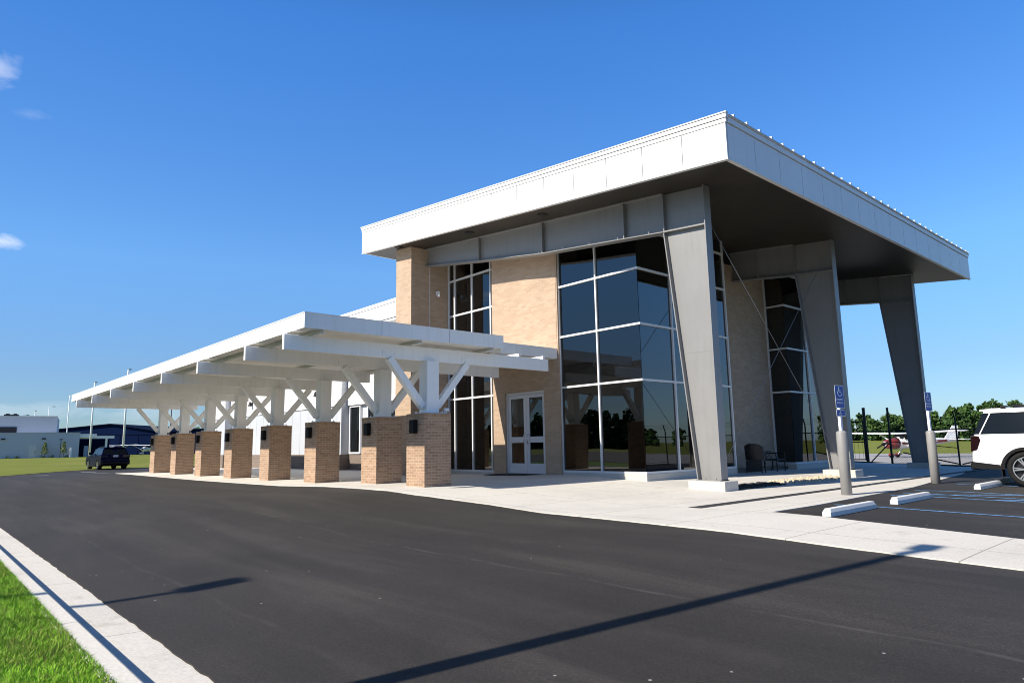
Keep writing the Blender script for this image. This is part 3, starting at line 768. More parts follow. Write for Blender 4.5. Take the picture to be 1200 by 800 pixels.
# ------------------------------------------------------------------ gravel between the column plinths
def stones(name, x0, x1, y0, y1, n, mat, smin, smax, label):
    mb = MB()
    for _ in range(n):
        x = random.uniform(x0, x1); y = random.uniform(y0, y1); r = random.uniform(smin, smax); z = gz(x, y) + .012
        a = random.uniform(0, PI)
        pts = []
        for k in range(6):
            t = a + k * PI / 3; rr = r * random.uniform(.7, 1.15); pts.append((x + rr * math.cos(t), y + rr * math.sin(t) * .8))
        top = [(x + (px - x) * .6, y + (py - y) * .6, z + r * random.uniform(.6, 1.)) for px, py in pts]
        mb.loft([[(px, py, z - .01) for px, py in pts], [(px, py, z + r * .4) for px, py in pts], top])
    o = mb.build(name, mat); tag(o, label, 'stones', None, 'stuff')
stones('gravel', -9.75, -9.05, 15.6, 18.2, 420, M['gravel'], .025, .06, 'dark gravel spread behind the plinth of the near grey column')
stones('river_stones', -9.85, -9.0, 18.6, 22.3, 420, M['stone'], .03, .075, 'pale tan stones heaped in front of the middle column plinth')

# ------------------------------------------------------------------ parking signs
def text_mesh(txt, size):
    cu = bpy.data.curves.new('txt', 'FONT'); cu.body = txt; cu.size = size; cu.align_x = 'CENTER'; cu.align_y = 'CENTER'; cu.extrude = .0006
    o = bpy.data.objects.new('txt', cu); COL.objects.link(o)
    dg = bpy.context.evaluated_depsgraph_get(); me = bpy.data.meshes.new_from_object(o.evaluated_get(dg))
    mb = MB()
    mb.v = [tuple(v.co) for v in me.vertices]; mb.f = [tuple(p.vertices) for p in me.polygons]; mb.m = [0] * len(mb.f)
    bpy.data.objects.remove(o); return mb
def sign(loc, rz, two, label):
    t = thing('parking_sign', loc, label, 'parking sign', 'accessible parking signs on bollards')
    t.rotation_euler.z = rz; ORG[t.name] = (0, 0, 0)
    b = MB(); b.lathe([(.0001, -.3), (.11, -.3), (.11, 1.33), (.10, 1.36), (.06, 1.38), (.0001, 1.385)], 'z', n=28, closed=False)
    b.build('bollard', M['bollard'], t, smooth=True)
    MB().box(-.03, .03, -.03, .03, 1.36, 2.36).build('sign_post', M['signwhite'], t)
    # plate faces +x
    def plate(z0, z1, w):
        p = MB(); p.box(.034, .038, -w, w, z0, z1); pl = p.build('sign_plate', M['signwhite'], t, bevel=.001)
        q = MB(); q.box(.0384, .0396, -w + .012, w - .012, z0 + .012, z1 - .012); q.build('blue_face', M['signblue'], pl)
        return pl
    zb = 1.87 if two else 1.90
    pl = plate(zb, zb + .50, .1525)
    # wheelchair symbol: head, trunk, seat, wheel arc, on a white-bordered square
    def isa(cy, cz, s, par):
        g = MB()
        def P(y, z): return (.0402, cy + y * s, cz + z * s)
        g.cyl((.0398, cy - .05 * s, cz + .40 * s), (.0406, cy - .05 * s, cz + .40 * s), .085 * s, n=12)
        for a, b in (((-.05, .30), (-.02, -.02)), ((-.02, -.02), (.22, -.02)), ((.22, -.02), (.34, -.36)), ((-.04, .14), (.18, .14))):
            g.bar(P(*a), P(*b), .07 * s, .0012, (1, 0, 0))
        pr = None
        for k in range(13):
            th = R(110 + k * 18); p = (.05 + .30 * math.cos(th), -.14 + .30 * math.sin(th))
            if pr: g.bar(P(*pr), P(*p), .06 * s, .0012, (1, 0, 0))
            pr = p
        g.build('wheelchair_symbol', M['signwhite'], par)
    mt = Matrix(((0, 0, 1, .0402), (1, 0, 0, 0), (0, 1, 0, 0), (0, 0, 0, 1)))
    isa(0, zb + .36, .22, pl)
    for txt, dz in (('RESERVED', .185), ('PARKING', .115)):
        g = text_mesh(txt, .05); m2 = Matrix.Translation((0, 0, zb + dz)) @ mt; g.xf(m2).build('lettering', M['signwhite'], pl)
    if two:
        pl2 = plate(1.69, 1.84, .1525); isa(-.02, 1.755, .12, pl2)
    return t
sign((-6.31, 15.27, gz(-6.31, 15.27)), R(-12), True, 'blue accessible parking sign with a smaller second plate, on the nearer grey bollard')
sign((-6.12, 20.4, gz(-6.12, 20.4)), R(-12), False, 'single-plate blue parking sign on the farther grey bollard near the white SUV')

# ------------------------------------------------------------------ wheel stops
def wheel_stop():
    prof = [(-.075, 0), (.075, 0), (.072, .07), (.045, .125), (-.045, .125), (-.072, .07)]
    mb = MB(); L = .915
    def ring(y, s, zt): return [(x * s, y, min(z, zt)) for x, z in prof]
    mb.loft([ring(-L, .92, .09), ring(-L + .05, 1, .2), ring(L - .05, 1, .2), ring(L, .92, .09)])
    return mb.build('wheel_stop', M['stopm'], bevel=.008)
ws = None
for x, y, lab in ((-4.83, 11.78, 'white concrete wheel stop nearest the driveway crossing, first of the row'),
                  (-4.80, 14.52, 'white concrete wheel stop in front of the two-plate sign bollard, second of the row'),
                  (-4.70, 19.35, 'white concrete wheel stop just before the farther single-plate sign bollard'),
                  (-4.80, 21.4, 'white concrete wheel stop behind the rear tyre of the white SUV')):
    if ws is None: ws = o = wheel_stop()
    else: o = ws.copy(); COL.objects.link(o)
    sl = math.atan2(gz(x, y + .9) - gz(x, y - .9), 1.8)
    o.location = (x, y, gz(x, y) + .001); o.rotation_euler = (sl, 0, 0)
    tag(o, lab, 'wheel stop', 'white concrete wheel stops along the parking stalls')

# ------------------------------------------------------------------ vehicles
def arc(cx, cz, r, a0, a1, n):
    return [(cx + r * math.cos(R(a0 + (a1 - a0) * k / n)), cz + r * math.sin(R(a0 + (a1 - a0) * k / n))) for k in range(n + 1)]
def wheel(par, c, r, w, side, dark, nsp):
    t = MB(); ri = r * .70
    t.lathe([(ri, -w / 2 + .01), (r * .86, -w / 2), (r * .96, -w / 2 + .02), (r, -w / 2 + .06), (r, w / 2 - .06), (r * .96, w / 2 - .02), (r * .86, w / 2), (ri, w / 2 - .01)], 'y', c, 36)
    ty = t.build('wheel', M['rubber'], par, smooth=True)
    rm = MB(); yo = c[1] + side * (w / 2 - .035)
    rm.lathe([(ri, -.03), (ri + .004, .035), (ri * .93, .03), (ri * .93, -.03)], 'y', (c[0], yo, c[2]), 36)
    for k in range(nsp):
        a = 2 * PI * k / nsp
        for off in (-.11, .11):
            p0 = (c[0] + ri * .18 * math.cos(a), yo + side * .01, c[2] + ri * .18 * math.sin(a)); p1 = (c[0] + ri * .95 * math.cos(a + off), yo + side * .012, c[2] + ri * .95 * math.sin(a + off))
            rm.bar(p0, p1, .03, .035, (0, 1, 0))
    rm.cyl((c[0], yo - .02, c[2]), (c[0], yo + .02, c[2]), ri * .22, n=16)
    rm.build('rim', M['chrome'], ty)
    d = MB(); d.cyl((c[0], yo - side * .06, c[2]), (c[0], yo - side * .055, c[2]), ri * .99, n=30); d.build('brake_disc', M['rimdark'], ty)
def suv(loc, rz, paint, label, L, W, H, wb, ro, r, belt, big):
    t = thing('suv', loc, label, 'SUV'); t.rotation_euler.z = rz; ORG[t.name] = (0, 0, 0)
    a = -L / 2; xr = a + ro; xf = xr + wb; e = L / 2; w = W / 2; ra = r + .055; g = .30 if big else .24; cz = r
    # lower body side profile
    P = [(a + .03, .50), (a + .0, .62), (a + .015, .80), (a + .055, belt - .25), (a + .06, belt - .03), (a + .10, belt)]
    P += [(e - 1.75, belt + .01), (e - 1.5, belt - .0), (e - .6, belt - .08), (e - .18, belt - .16), (e - .05, belt - .28), (e, .62), (e - .04, .40)]
    P += [(xf + ra + .02, g + .04)] + arc(xf, cz, ra, 0, 180, 12) + [(xf - ra - .02, g), (xr + ra + .02, g)] + arc(xr, cz, ra, 0, 180, 12) + [(xr - ra - .02, g + .12)]
    P = [(x, z) for x, z in P]
    b = MB()
    def ring(y, ins):
        out = []
        cx = 0; 
        for x, z in P:
            out.append((x * (1 - ins * .012), y, z))
        return out
    b.loft([[(x * .985, -w, .55 + (z - .55) * 1.0) for x, z in P], P and [(x, -w + .10, z) for x, z in P], [(x, w - .10, z) for x, z in P], [(x * .985, w, z) for x, z in P]])
    body = b.build('body', M[paint], t, bevel=.035)
    # wheel-well darkness behind the tyres
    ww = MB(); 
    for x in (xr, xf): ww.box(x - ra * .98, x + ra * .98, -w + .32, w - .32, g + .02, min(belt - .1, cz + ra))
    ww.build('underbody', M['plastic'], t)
    # arch lips
    al = MB()
    for x in (xr, xf):
        for s in (-1, 1):
            pts = arc(x, cz, ra + .012, 2, 178, 14)
            for p, q in zip(pts, pts[1:]): al.bar((p[0], s * (w + .0), p[1]), (q[0], s * (w + .0), q[1]), .03, .075 if big else .09, (0, 1, 0) if False else (q[0] - x, 0, q[1] - cz))
    al.build('arch_trim', M['plastic'], t)
    # greenhouse
    zb = belt - .01; zr = H - .075; wbt = w - .055; wrt = w - .25
    xb0, xb1 = a + .09, e - 1.62; xt0, xt1 = a + (.32 if big else .50), e - 2.35
    rings = [[(xb0, -wbt, zb), (xb1, -wbt, zb), (xb1 + .12, 0, zb), (xb1, wbt, zb), (xb0, wbt, zb), (xb0 - .02, 0, zb)],
             [(xt0, -wrt, zr), (xt1, -wrt, zr), (xt1 + .10, 0, zr), (xt1, wrt, zr), (xt0, wrt, zr), (xt0 - .03, 0, zr)],
             [(xt0 + .08, -wrt + .14, H - .015), (xt1 - .1, -wrt + .14, H - .015), (xt1 - .05, 0, H), (xt1 - .1, wrt - .14, H - .015), (xt0 + .08, wrt - .14, H - .015), (xt0 + .06, 0, H)]]
    gh = MB(); gh.loft(rings); gh.build('cabin', M[paint], t, bevel=.03)
    def side(x, z, s, pr=.006):
        f = (z - zb) / (zr - zb); return (x, s * (wbt + (wrt - wbt) * f + pr), z)
    zl, zh = zb + .035, zr - .055
    def xrear(z): f = (z - zb) / (zr - zb); return xb0 + (xt0 - xb0) * f
    def xfront(z): f = (z - zb) / (zr - zb); return xb1 + (xt1 - xb1) * f
    for s in (-1, 1):
        segs = [(xrear(zl) + .135, xrear(zh) + .175, xr + .62, xr + .46), (xr + .68, xr + .52, xr + 1.62, xr + 1.62), (xr + 1.70, xr + 1.70, xfront(zl) - .16, xfront(zh) - .10)]
        for x0, x0t, x1, x1t in segs:
            m = MB(); m.loft([[side(x0, zl, s), side(x1, zl, s), side(x1t, zh, s), side(x0t, zh, s)], [side(x0, zl, s, -.02), side(x1, zl, s, -.02), side(x1t, zh, s, -.02), side(x0t, zh, s, -.02)]])
            m.build('side_window', M['carglass'], t)
        # black rear pillar that wraps into the rear glass
        m = MB(); q = lambda pr: [side(xrear(zl) + .0, zl, s, pr), side(xrear(zl) + .11, zl, s, pr), side(xrear(zh) + .15, zh, s, pr), side(xrear(zh) - .0, zh, s, pr)]
        m.loft([q(.004), q(-.02)]); m.build('rear_pillar', M['carglass'], t)
        # handles, mirror, lower cladding
        for hx in (xr + .72, xr + 1.75):
            MB().box(hx, hx + .2, s * w - .012, s * w + .02, belt - .17, belt - .13).build('door_handle', M[paint], t)
        MB().box(e - 1.95, e - 1.78, min(s * (w + .0), s * (w + .2)), max(s * (w + .0), s * (w + .2)), belt + .03, belt + .2).build('wing_mirror', M[paint], t, bevel=.03)
        c = MB()
        c.prism([(a + .0, .44), (a + .0, .60), (xr - ra - .06, .52), (xr - ra - .03, .40)] if big else [(a, .36), (a, .66), (xr - ra - .03, .60), (xr - ra - .03, .34)], 'y', min(s * (w - .15), s * (w + .012)), max(s * (w - .15), s * (w + .012)))
        c.build('bumper_cladding', M['plastic'], t); c = MB()
        c.prism([(xr + ra + .04, g - .02), (xr + ra + .04, g + .13), (xf - ra - .04, g + .13), (xf - ra - .04, g - .02)], 'y', min(s * (w - .15), s * (w + .012)), max(s * (w - .15), s * (w + .012)))
        c.build('sill_cladding', M['plastic'], t)
        tl = MB()
        if big: tl.prism([(a + .015, belt - .40), (a + .16, belt - .36), (a + .25, belt - .12), (a + .22, belt - .015), (a + .05, belt - .0)], 'y', min(s * (w - .16), s * (w + .012)), max(s * (w - .16), s * (w + .012)))
        else: tl.prism([(a + .0, belt - .20), (a + .34, belt - .16), (a + .34, belt - .04), (a + .05, belt - .02)], 'y', min(s * (w - .45), s * (w + .008)), max(s * (w - .45), s * (w + .008)))
        tl.build('tail_light', M['redlens'], t, bevel=.015)
        rr = MB(); rr.tube([(xt0 + .35, s * (wrt - .1), H + .02), (xt1 - .25, s * (wrt - .1), H + .02)], .022, 8)
        for x in (xt0 + .4, xt1 - .3, (xt0 + xt1) / 2): rr.box(x - .05, x + .05, s * (wrt - .1) - .02, s * (wrt - .1) + .02, H - .05, H + .02)
        rr.build('roof_rail', M['plastic'], t)
        for x in (xr, xf): wheel(t, (x, s * (w - .13), r), r, .27, s, True, 6)
        MB().box(xr - ra - .05, xr - ra - .03, min(s * (w - .25), s * (w + .01)), max(s * (w - .25), s * (w + .01)), .24, .55).build('mud_flap', M['rubber'], t)
        hl = MB(); hl.box(e - .3, e - .02, min(s * (w - .4), s * (w - .02)), max(s * (w - .4), s * (w - .02)), belt - .36, belt - .24); hl.build('headlight', M['chrome'], t, bevel=.02)
    # rear glass, spoiler, bumper, plate
    m = MB(); q = lambda dx: [(xrear(zl) + dx, -wbt + .10, zl), (xrear(zl) + dx, wbt - .10, zl), (xrear(zh) + dx, wrt - .06, zh), (xrear(zh) + dx, -wrt + .06, zh)]
    m.loft([q(-.024), q(.02)]); m.build('rear_window', M['carglass'], t)
    sp = MB(); sp.loft([[(xt0 - .10, -wrt + .02, zr + .0), (xt0 - .10, wrt - .02, zr + .0), (xt0 + .15, wrt, zr - .03), (xt0 + .15, -wrt, zr - .03)], [(xt0 - .08, -wrt + .04, zr + .035), (xt0 - .08, wrt - .04, zr + .035), (xt0 + .2, wrt - .06, zr + .055), (xt0 + .2, -wrt + .06, zr + .055)]])
    sp.build('roof_spoiler', M[paint], t, bevel=.01)
    bp = MB(); bp.box(a - .045, a + .12, -w + .06, w - .06, .40, .56); bp.build('rear_bumper', M['plastic'], t, bevel=.03)
    pz = .86 if big else .92
    pl = MB(); pl.box(a - .022, a + .03, -.26, .26, pz - .01, pz + .14); pl.box(a - .024, a - .022, -.155, .155, pz, pz + .13, 1)
    for k in range(6): pl.box(a - .026, a - .024, -.12 + k * .042, -.095 + k * .042, pz + .035, pz + .085, 2)
    pl.build('licence_plate', [M['plastic'], M['signwhite'], M['signblue']], t)
    fw = MB(); f0 = [(xfront(zl) + .03, -wbt + .14, zl + .03), (xfront(zl) + .03, wbt - .14, zl + .03), (xfront(zh) + .02, wrt - .1, zh), (xfront(zh) + .02, -wrt + .1, zh)]
    fw.loft([[(x + .06, y, z) for x, y, z in f0], [(x - .06, y, z) for x, y, z in f0]]); fw.build('windscreen', M['carglass'], t)
    gr = MB(); gr.box(e - .06, e + .012, -.55, .55, .55, belt - .30); gr.build('grille', M['plastic'], t, bevel=.02)
    return t
# rear wheel of the white SUV stands at (-4.0, 20)
Lw = 5.35; row = 1.13
suv((-4.02 - row + Lw / 2, 21.0, gz(-4, 21) + .004), 0, 'carwhite', 'white full-size SUV with black trim and alloy wheels reversed into a parking stall', Lw, 2.06, 1.92, 3.07, row, .42, 1.24, True)
bl = (-59.4, 11.7); bz = gz(*bl)
suv((bl[0], bl[1], bz + .004), R(180 + 2), 'carblue', 'dark blue SUV parked at the far edge of the asphalt by the lawn', 4.6, 1.90, 1.66, 2.8, .95, .36, 1.08, False)

# ------------------------------------------------------------------ aeroplanes
def aeroplane(loc, rz, label, span=12.4, trim='planered', top='planewhite', group=None):
    t = thing('light_aeroplane', loc, label, 'aeroplane', group); t.rotation_euler.z = rz; ORG[t.name] = (0, 0, 0)
    def el(x, zc, ry, rz_, n=14): return [(x, ry * math.cos(2 * PI * k / n), zc + rz_ * math.sin(2 * PI * k / n)) for k in range(n)]
    st = [(1.95, 1.22, .18, .18), (1.8, 1.20, .40, .36), (1.2, 1.22, .50, .46), (.6, 1.28, .54, .52), (-.2, 1.42, .56, .62), (-1.4, 1.42, .54, .58), (-2.6, 1.38, .36, .38), (-4.2, 1.42, .20, .22), (-5.6, 1.50, .08, .14)]
    f = MB(); f.loft([el(*s) for s in st]); fu = f.build('fuselage', M['planewhite'], t, smooth=True)
    c = MB(); c.loft([el(x, z, ry * 1.015, rz_ * 1.015) for x, z, ry, rz_ in [(1.93, 1.22, .22, .22), (1.8, 1.20, .41, .37), (1.2, 1.22, .505, .465), (.75, 1.27, .535, .515)]])
    c.build('engine_cowl', M[trim], t, smooth=True)
    s = MB()
    for sg in (-1, 1): s.bar((.6, sg * .55, 1.25), (-4.4, sg * .20, 1.42), .02, .22, (0, 0, 1))
    s.build('side_stripe', M[trim], t)
    w = MB(); hs = span / 2
    def foil(y, x0, ch, z): return [(x0 + ch * .0, y, z), (x0 - ch * .12, y, z + .10), (x0 - ch * .45, y, z + .13), (x0 - ch, y, z + .02), (x0 - ch * .5, y, z - .03)]
    w.loft([foil(-hs, .35, 1.05, 2.20), foil(-hs * .5, .5, 1.6, 2.12), foil(0, .5, 1.6, 2.06), foil(hs * .5, .5, 1.6, 2.12), foil(hs, .35, 1.05, 2.20)])
    w.build('wing', M['planewhite'], t)
    for sg in (-1, 1):
        MB().bar((.1, sg * .52, .98), (.0, sg * 2.7, 2.08), .12, .05).build('wing_strut', M['planewhite'], t)
    cb = MB(); cb.loft([[(.62, -.50, 1.70), (.62, .50, 1.70), (.2, .44, 2.05), (.2, -.44, 2.05)], [(.55, -.46, 1.66), (.55, .46, 1.66), (.1, .40, 2.02), (.1, -.40, 2.02)]])
    for sg in (-1, 1): cb.bar((.3, sg * .555, 1.78), (-1.5, sg * .545, 1.80), .02, .36)
    cb.build('cockpit_window', M['carglass'], t)
    tf = MB(); tf.prism([(-4.3, 1.6), (-5.3, 2.75), (-5.85, 2.75), (-5.7, 1.5)], 'y', -.04, .04); tf.build('tail_fin', M[top], t)
    th = MB(); th.box(-5.7, -4.75, -1.75, 1.75, 1.50, 1.56); th.build('tailplane', M['planewhite'], t)
    pr = MB(); pr.bar((1.99, -.9, .86), (1.99, .9, 1.58), .12, .03, (1, 0, 0)); pr.cyl((1.95, 0, 1.22), (2.25, 0, 1.22), .17, .03, 12); pr.build('propeller', M['plastic'], t)
    for x, y in ((1.35, 0), (-.35, -1.25), (-.35, 1.25)):
        g = MB(); g.bar((x - .05, y * .35, .95), (x, y, .22), .07, .07); lg = g.build('landing_leg', M['planewhite'], t)
        wl = MB(); wl.cyl((x, y - .08, .19), (x, y + .08, .19), .19, n=16); wl.build('wheel', M['rubber'], lg)
        sp = MB(); sp.loft([el(x + dx, .28, r1, r2, 10) for dx, r1, r2 in ((.34, .02, .03), (.2, .11, .12), (-.1, .12, .13), (-.5, .02, .03))]); sp.v = [(p[0], p[1] + y, p[2]) for p in sp.v]; sp.build('wheel_fairing', M[trim], lg, smooth=True)
    return t
ap = aeroplane((-22.0, 66.0, gz(-22, 66) + .03), R(-120), 'white and red high-wing light aeroplane parked on the apron behind the fence')
aeroplane((-168, 40.5, gz(-168, 40) + .02), R(-35), 'small white high-wing aeroplane near the blue hangar, beside the brick pier in view', 10.5, 'planewhite', 'planewhite')
aeroplane((-171, 35.5, gz(-170, 35) + .02), R(125), 'small white high-wing aeroplane half hidden behind the dark blue SUV', 10.5, 'planewhite', 'planewhite')

# ------------------------------------------------------------------ fence
def fence():
    y = 37.2
    F = thing('chain_link_fence', (-4, y, gz(-4, y)), 'black chain-link security fence with angled barbed wire arms beyond the grass strip', 'fence')
    px = [-14.15, -13.0, -10.06, -7.0, -3.9, -.8, 2.3, 5.4, 8.5, 11.6, 14.7, 17.8]
    for k, x in enumerate(px):
        z = gz(x, y); p = MB(); r = .075 if k == 0 else .055 if k == 1 else .04
        h = 2.75 if k < 2 else 2.15
        p.cyl((x, y, z - .3), (x, y, z + h), r, n=10)
        if k >= 2: p.bar((x, y, z + h), (x - .0, y - .22, z + h + .38), .05, .05)
        else: p.lathe([(.0001, z + h + .06), (r * 1.1, z + h + .03), (r * 1.15, z + h - .02)], 'z', (x, y, 0), 10, closed=False)
        p.build('fence_post', M['darkmetal'], F)
    r = MB(); z0 = gz(0, y)
    r.cyl((px[0], y, z0 + 1.78), (px[-1], y, z0 + 1.78), .026, n=8); r.cyl((px[1], y, z0 + .10), (px[-1], y, z0 + .10), .012, n=6)
    r.build('top_rail', M['darkmetal'], F)
    b = MB()
    for a, c in (((px[0] + .05, y, z0 + .12), (px[1] - .03, y, z0 + 1.2)), ((px[2] - 2.4, y, z0 + .7), (px[2], y, z0 + .15)), ((px[2] + .1, y, z0 + .15), (px[2] + 2.6, y, z0 + .75))): b.cyl(a, c, .03, n=8)
    b.cyl((px[1], y, z0 + 1.25), (px[2], y, z0 + .9), .02, n=6)
    b.build('brace_rail', M['darkmetal'], F)
    w = MB(); sp = .11; H = 1.75; zb = z0 + .05
    x = px[1] - H
    while x < px[-1]:
        for sg in (1, -1):
            xa, xb = x, x + H
            za, zc = (zb, zb + H) if sg > 0 else (zb + H, zb)
            lo, hi = max(xa, px[1]), min(xb, px[-1])
            if hi > lo:
                f0, f1 = (lo - xa) / H, (hi - xa) / H
                w.bar((lo, y + sg * .004, za + (zc - za) * f0), (hi, y + sg * .004, za + (zc - za) * f1), .0045, .0045)
        x += sp
    w.build('wire_mesh', M['darkmetal'], F)
    bw = MB()
    for k in range(3):
        bw.cyl((px[2], y - .07 - .07 * k, z0 + 2.28 + .12 * k), (px[-1], y - .07 - .07 * k, z0 + 2.28 + .12 * k), .006, n=4)
    bw.build('barbed_wire', M['darkmetal'], F)
    G = thing('metal_gate', (-15.6, y, gz(-15, y)), 'black tubular metal gate beside the thick fence post', 'gate')
    g = MB()
    for z in (.35, 1.25, 2.3): g.cyl((-17.6, y, z0 + z), (-14.25, y, z0 + z), .03, n=8)
    for x in (-17.6, -14.25): g.cyl((x, y, z0 + .3), (x, y, z0 + 2.33), .03, n=8)
    g.build('gate_frame', M['darkmetal'], G)
    m = MB()
    for k in range(16): m.cyl((-17.5 + k * .21, y, z0 + .35), (-17.5 + k * .21, y, z0 + 2.3), .006, n=4)
    m.build('gate_infill', M['darkmetal'], G)
fence()

# ------------------------------------------------------------------ vegetation
def leafquad(mb, c, s, m):
    a = random.uniform(0, 2 * PI); b = math.acos(random.uniform(-1, 1))
    n = Vector((math.sin(b) * math.cos(a), math.sin(b) * math.sin(a), math.cos(b)))
    u = n.orthogonal().normalized(); v = n.cross(u)
    s1 = s * random.uniform(.6, 1.2); s2 = s * random.uniform(.5, 1.)
    mb.face([tuple(Vector(c) + u * s1), tuple(Vector(c) + v * s2), tuple(Vector(c) - u * s1 * .9), tuple(Vector(c) - v * s2)], m)
def crown(mb, x, y, z0, h, rad, n, s):
    nc = random.randint(9, 13); cl = []
    for k in range(nc):
        f = (k + random.random()) / nc; rr = rad * (1.05 - .75 * abs(f - .35))
        a = random.uniform(0, 2 * PI); d = random.uniform(.05, .7) * rr
        cl.append((x + d * math.cos(a), y + d * math.sin(a), z0 + h * (.10 + .80 * f), rr * random.uniform(.36, .58), random.choice((0, 0, 1, 1, 2))))
    for _ in range(n):
        cx, cy, cz, cr, m = random.choice(cl)
        v = Vector((random.gauss(0, 1), random.gauss(0, 1), random.gauss(0, .8))); v.normalize(); v *= cr * random.uniform(.55, 1.08)
        mm = m if random.random() < .75 else random.choice((0, 1, 2))
        leafquad(mb, (cx + v.x, cy + v.y, cz + v.z), s, mm)
def woodland(name, pts, label, n=260, s=.75, hmin=10, hmax=15):
    mb = MB()
    for x, y, z in pts:
        h = random.uniform(hmin, hmax); rd = random.uniform(3.2, 5.2)
        mb.cyl((x, y, z - .5), (x, y, z + h * .75), .22, .08, 6, 3)
        crown(mb, x, y, z, h, rd, n, s)
        crown(mb, x + random.uniform(-3, 3), y + (-1 if y > 0 else 1) * random.uniform(1, 4), z - .6, h * random.uniform(.35, .6), 3.0, n // 3, s)
    o = mb.build(name, [M['leaf1'], M['leaf2'], M['leaf3'], M['bark']], fix=False)
    return tag(o, label, 'woodland', None, 'stuff')
pts = []
for k in range(210):
    t = k / 210.; x = -190 + 300 * t + random.uniform(-2, 2); y = 318 - abs(t - .5) * 30 + random.choice((0, 6, 13)) + random.uniform(-2, 2)
    pts.append((x, y, -1.0))
woodland('airfield_woodland', pts, 'dense green wood along the far side of the airfield', 680, .62, 11.0, 13.4)
pts = [(-84 + 2.8 * k + random.uniform(-1, 1), 300 + random.uniform(0, 8), -1.0) for k in range(9)]
woodland('tall_tree_clump', pts, 'taller clump of trees rising above the wood behind the white SUV', 600, .75, 14.0, 17.5)
pts = [(-260 + 2.6 * k + random.uniform(-1.5, 1.5), -82 + random.choice((0, 3, 6)), -.6) for k in range(150)]
woodland('roadside_woodland', pts, 'line of trees across the lawn reflected in the terminal glass', 300, .7, 5, 9.5)
pts = [(150 + random.uniform(-4, 8), -60 + 8 * k, -.6) for k in range(40)]
woodland('eastern_woodland', pts, 'low wood far along the airfield reflected in the side glazing', 150, 1., 7, 10)
pts = [(-330 + random.uniform(-10, 10), 20 + 7 * k, .2) for k in range(24)]
woodland('distant_woodland', pts, 'dark tree tops showing behind the blue hangar', 150, 1.1, 9, 12.5)
def young_tree(loc, label, h):
    t = thing('young_tree', loc, label, 'tree', 'young trees at the grey building')
    k = MB(); k.cyl((loc[0], loc[1], loc[2]), (loc[0], loc[1], loc[2] + h * .7), .05, .02, 6)
    for j in range(5):
        a = j * 1.3; z = loc[2] + h * (.3 + .09 * j); k.cyl((loc[0], loc[1], z), (loc[0] + .5 * math.cos(a), loc[1] + .5 * math.sin(a), z + .45), .02, .008, 5)
    k.build('trunk', M['bark'], t)
    c = MB()
    for _ in range(420):
        f = random.random() ** .8; r = h * .22 * (1 - f * .75) * random.uniform(.3, 1.1); a = random.uniform(0, 2 * PI)
        leafquad(c, (loc[0] + r * math.cos(a), loc[1] + r * math.sin(a), loc[2] + h * (.25 + .75 * f)), .10, 0)
    c.build('crown', M['yleaf'], t)
young_tree((-142.0, 18.4, .28), 'sparse yellow-green young tree at the grey building, nearer its door', 2.6)
young_tree((-141.0, 21.0, .28), 'fuller yellow-green young tree beside the dark lamp post at the grey building', 2.7)
# lawn blades near the kerb
def blades():
    vs = []; fs = []; ms = []
    def add(x, y, h, z):
        a = random.uniform(0, 2 * PI); w = random.uniform(.0022, .0042); lx, ly = random.gauss(0, .5) * h, random.gauss(0, .5) * h
        i = len(vs); c, s_ = math.cos(a) * w, math.sin(a) * w
        vs.extend(((x - c, y - s_, z), (x + c, y + s_, z), (x + lx * .35 + c * .7, y + ly * .35 + s_ * .7, z + h * .55), (x + lx * .35 - c * .7, y + ly * .35 - s_ * .7, z + h * .55), (x + lx, y + ly, z + h)))
        fs.append((i, i + 1, i + 2, i + 3)); fs.append((i + 3, i + 2, i + 4)); m = 1 if random.random() < (.4 if math.sin(x * 2.3) * math.sin(y * 5.1 + x) > .35 else .13) else 0; ms.extend((m, m))
    for _ in range(120000):
        x = random.uniform(-13.5, -3.0); y = 1.035 - random.random() ** 1.15 * 1.5
        add(x, y + random.gauss(0, .012), random.uniform(.016, .046), LZ - .004)
    for _ in range(4000):
        add(random.uniform(-13.5, -3.0), 1.03 + random.uniform(0, .035), random.uniform(.015, .04), LZ + .008)
    me = bpy.data.meshes.new('grass'); me.from_pydata(vs, [], fs); me.materials.append(M['blade']); me.materials.append(M['blade2'])
    me.polygons.foreach_set('material_index', ms); me.update()
    o = bpy.data.objects.new('grass', me); COL.objects.link(o)
    tag(o, 'bright green lawn grass growing up to the near kerb', 'grass', None, 'stuff')
blades()

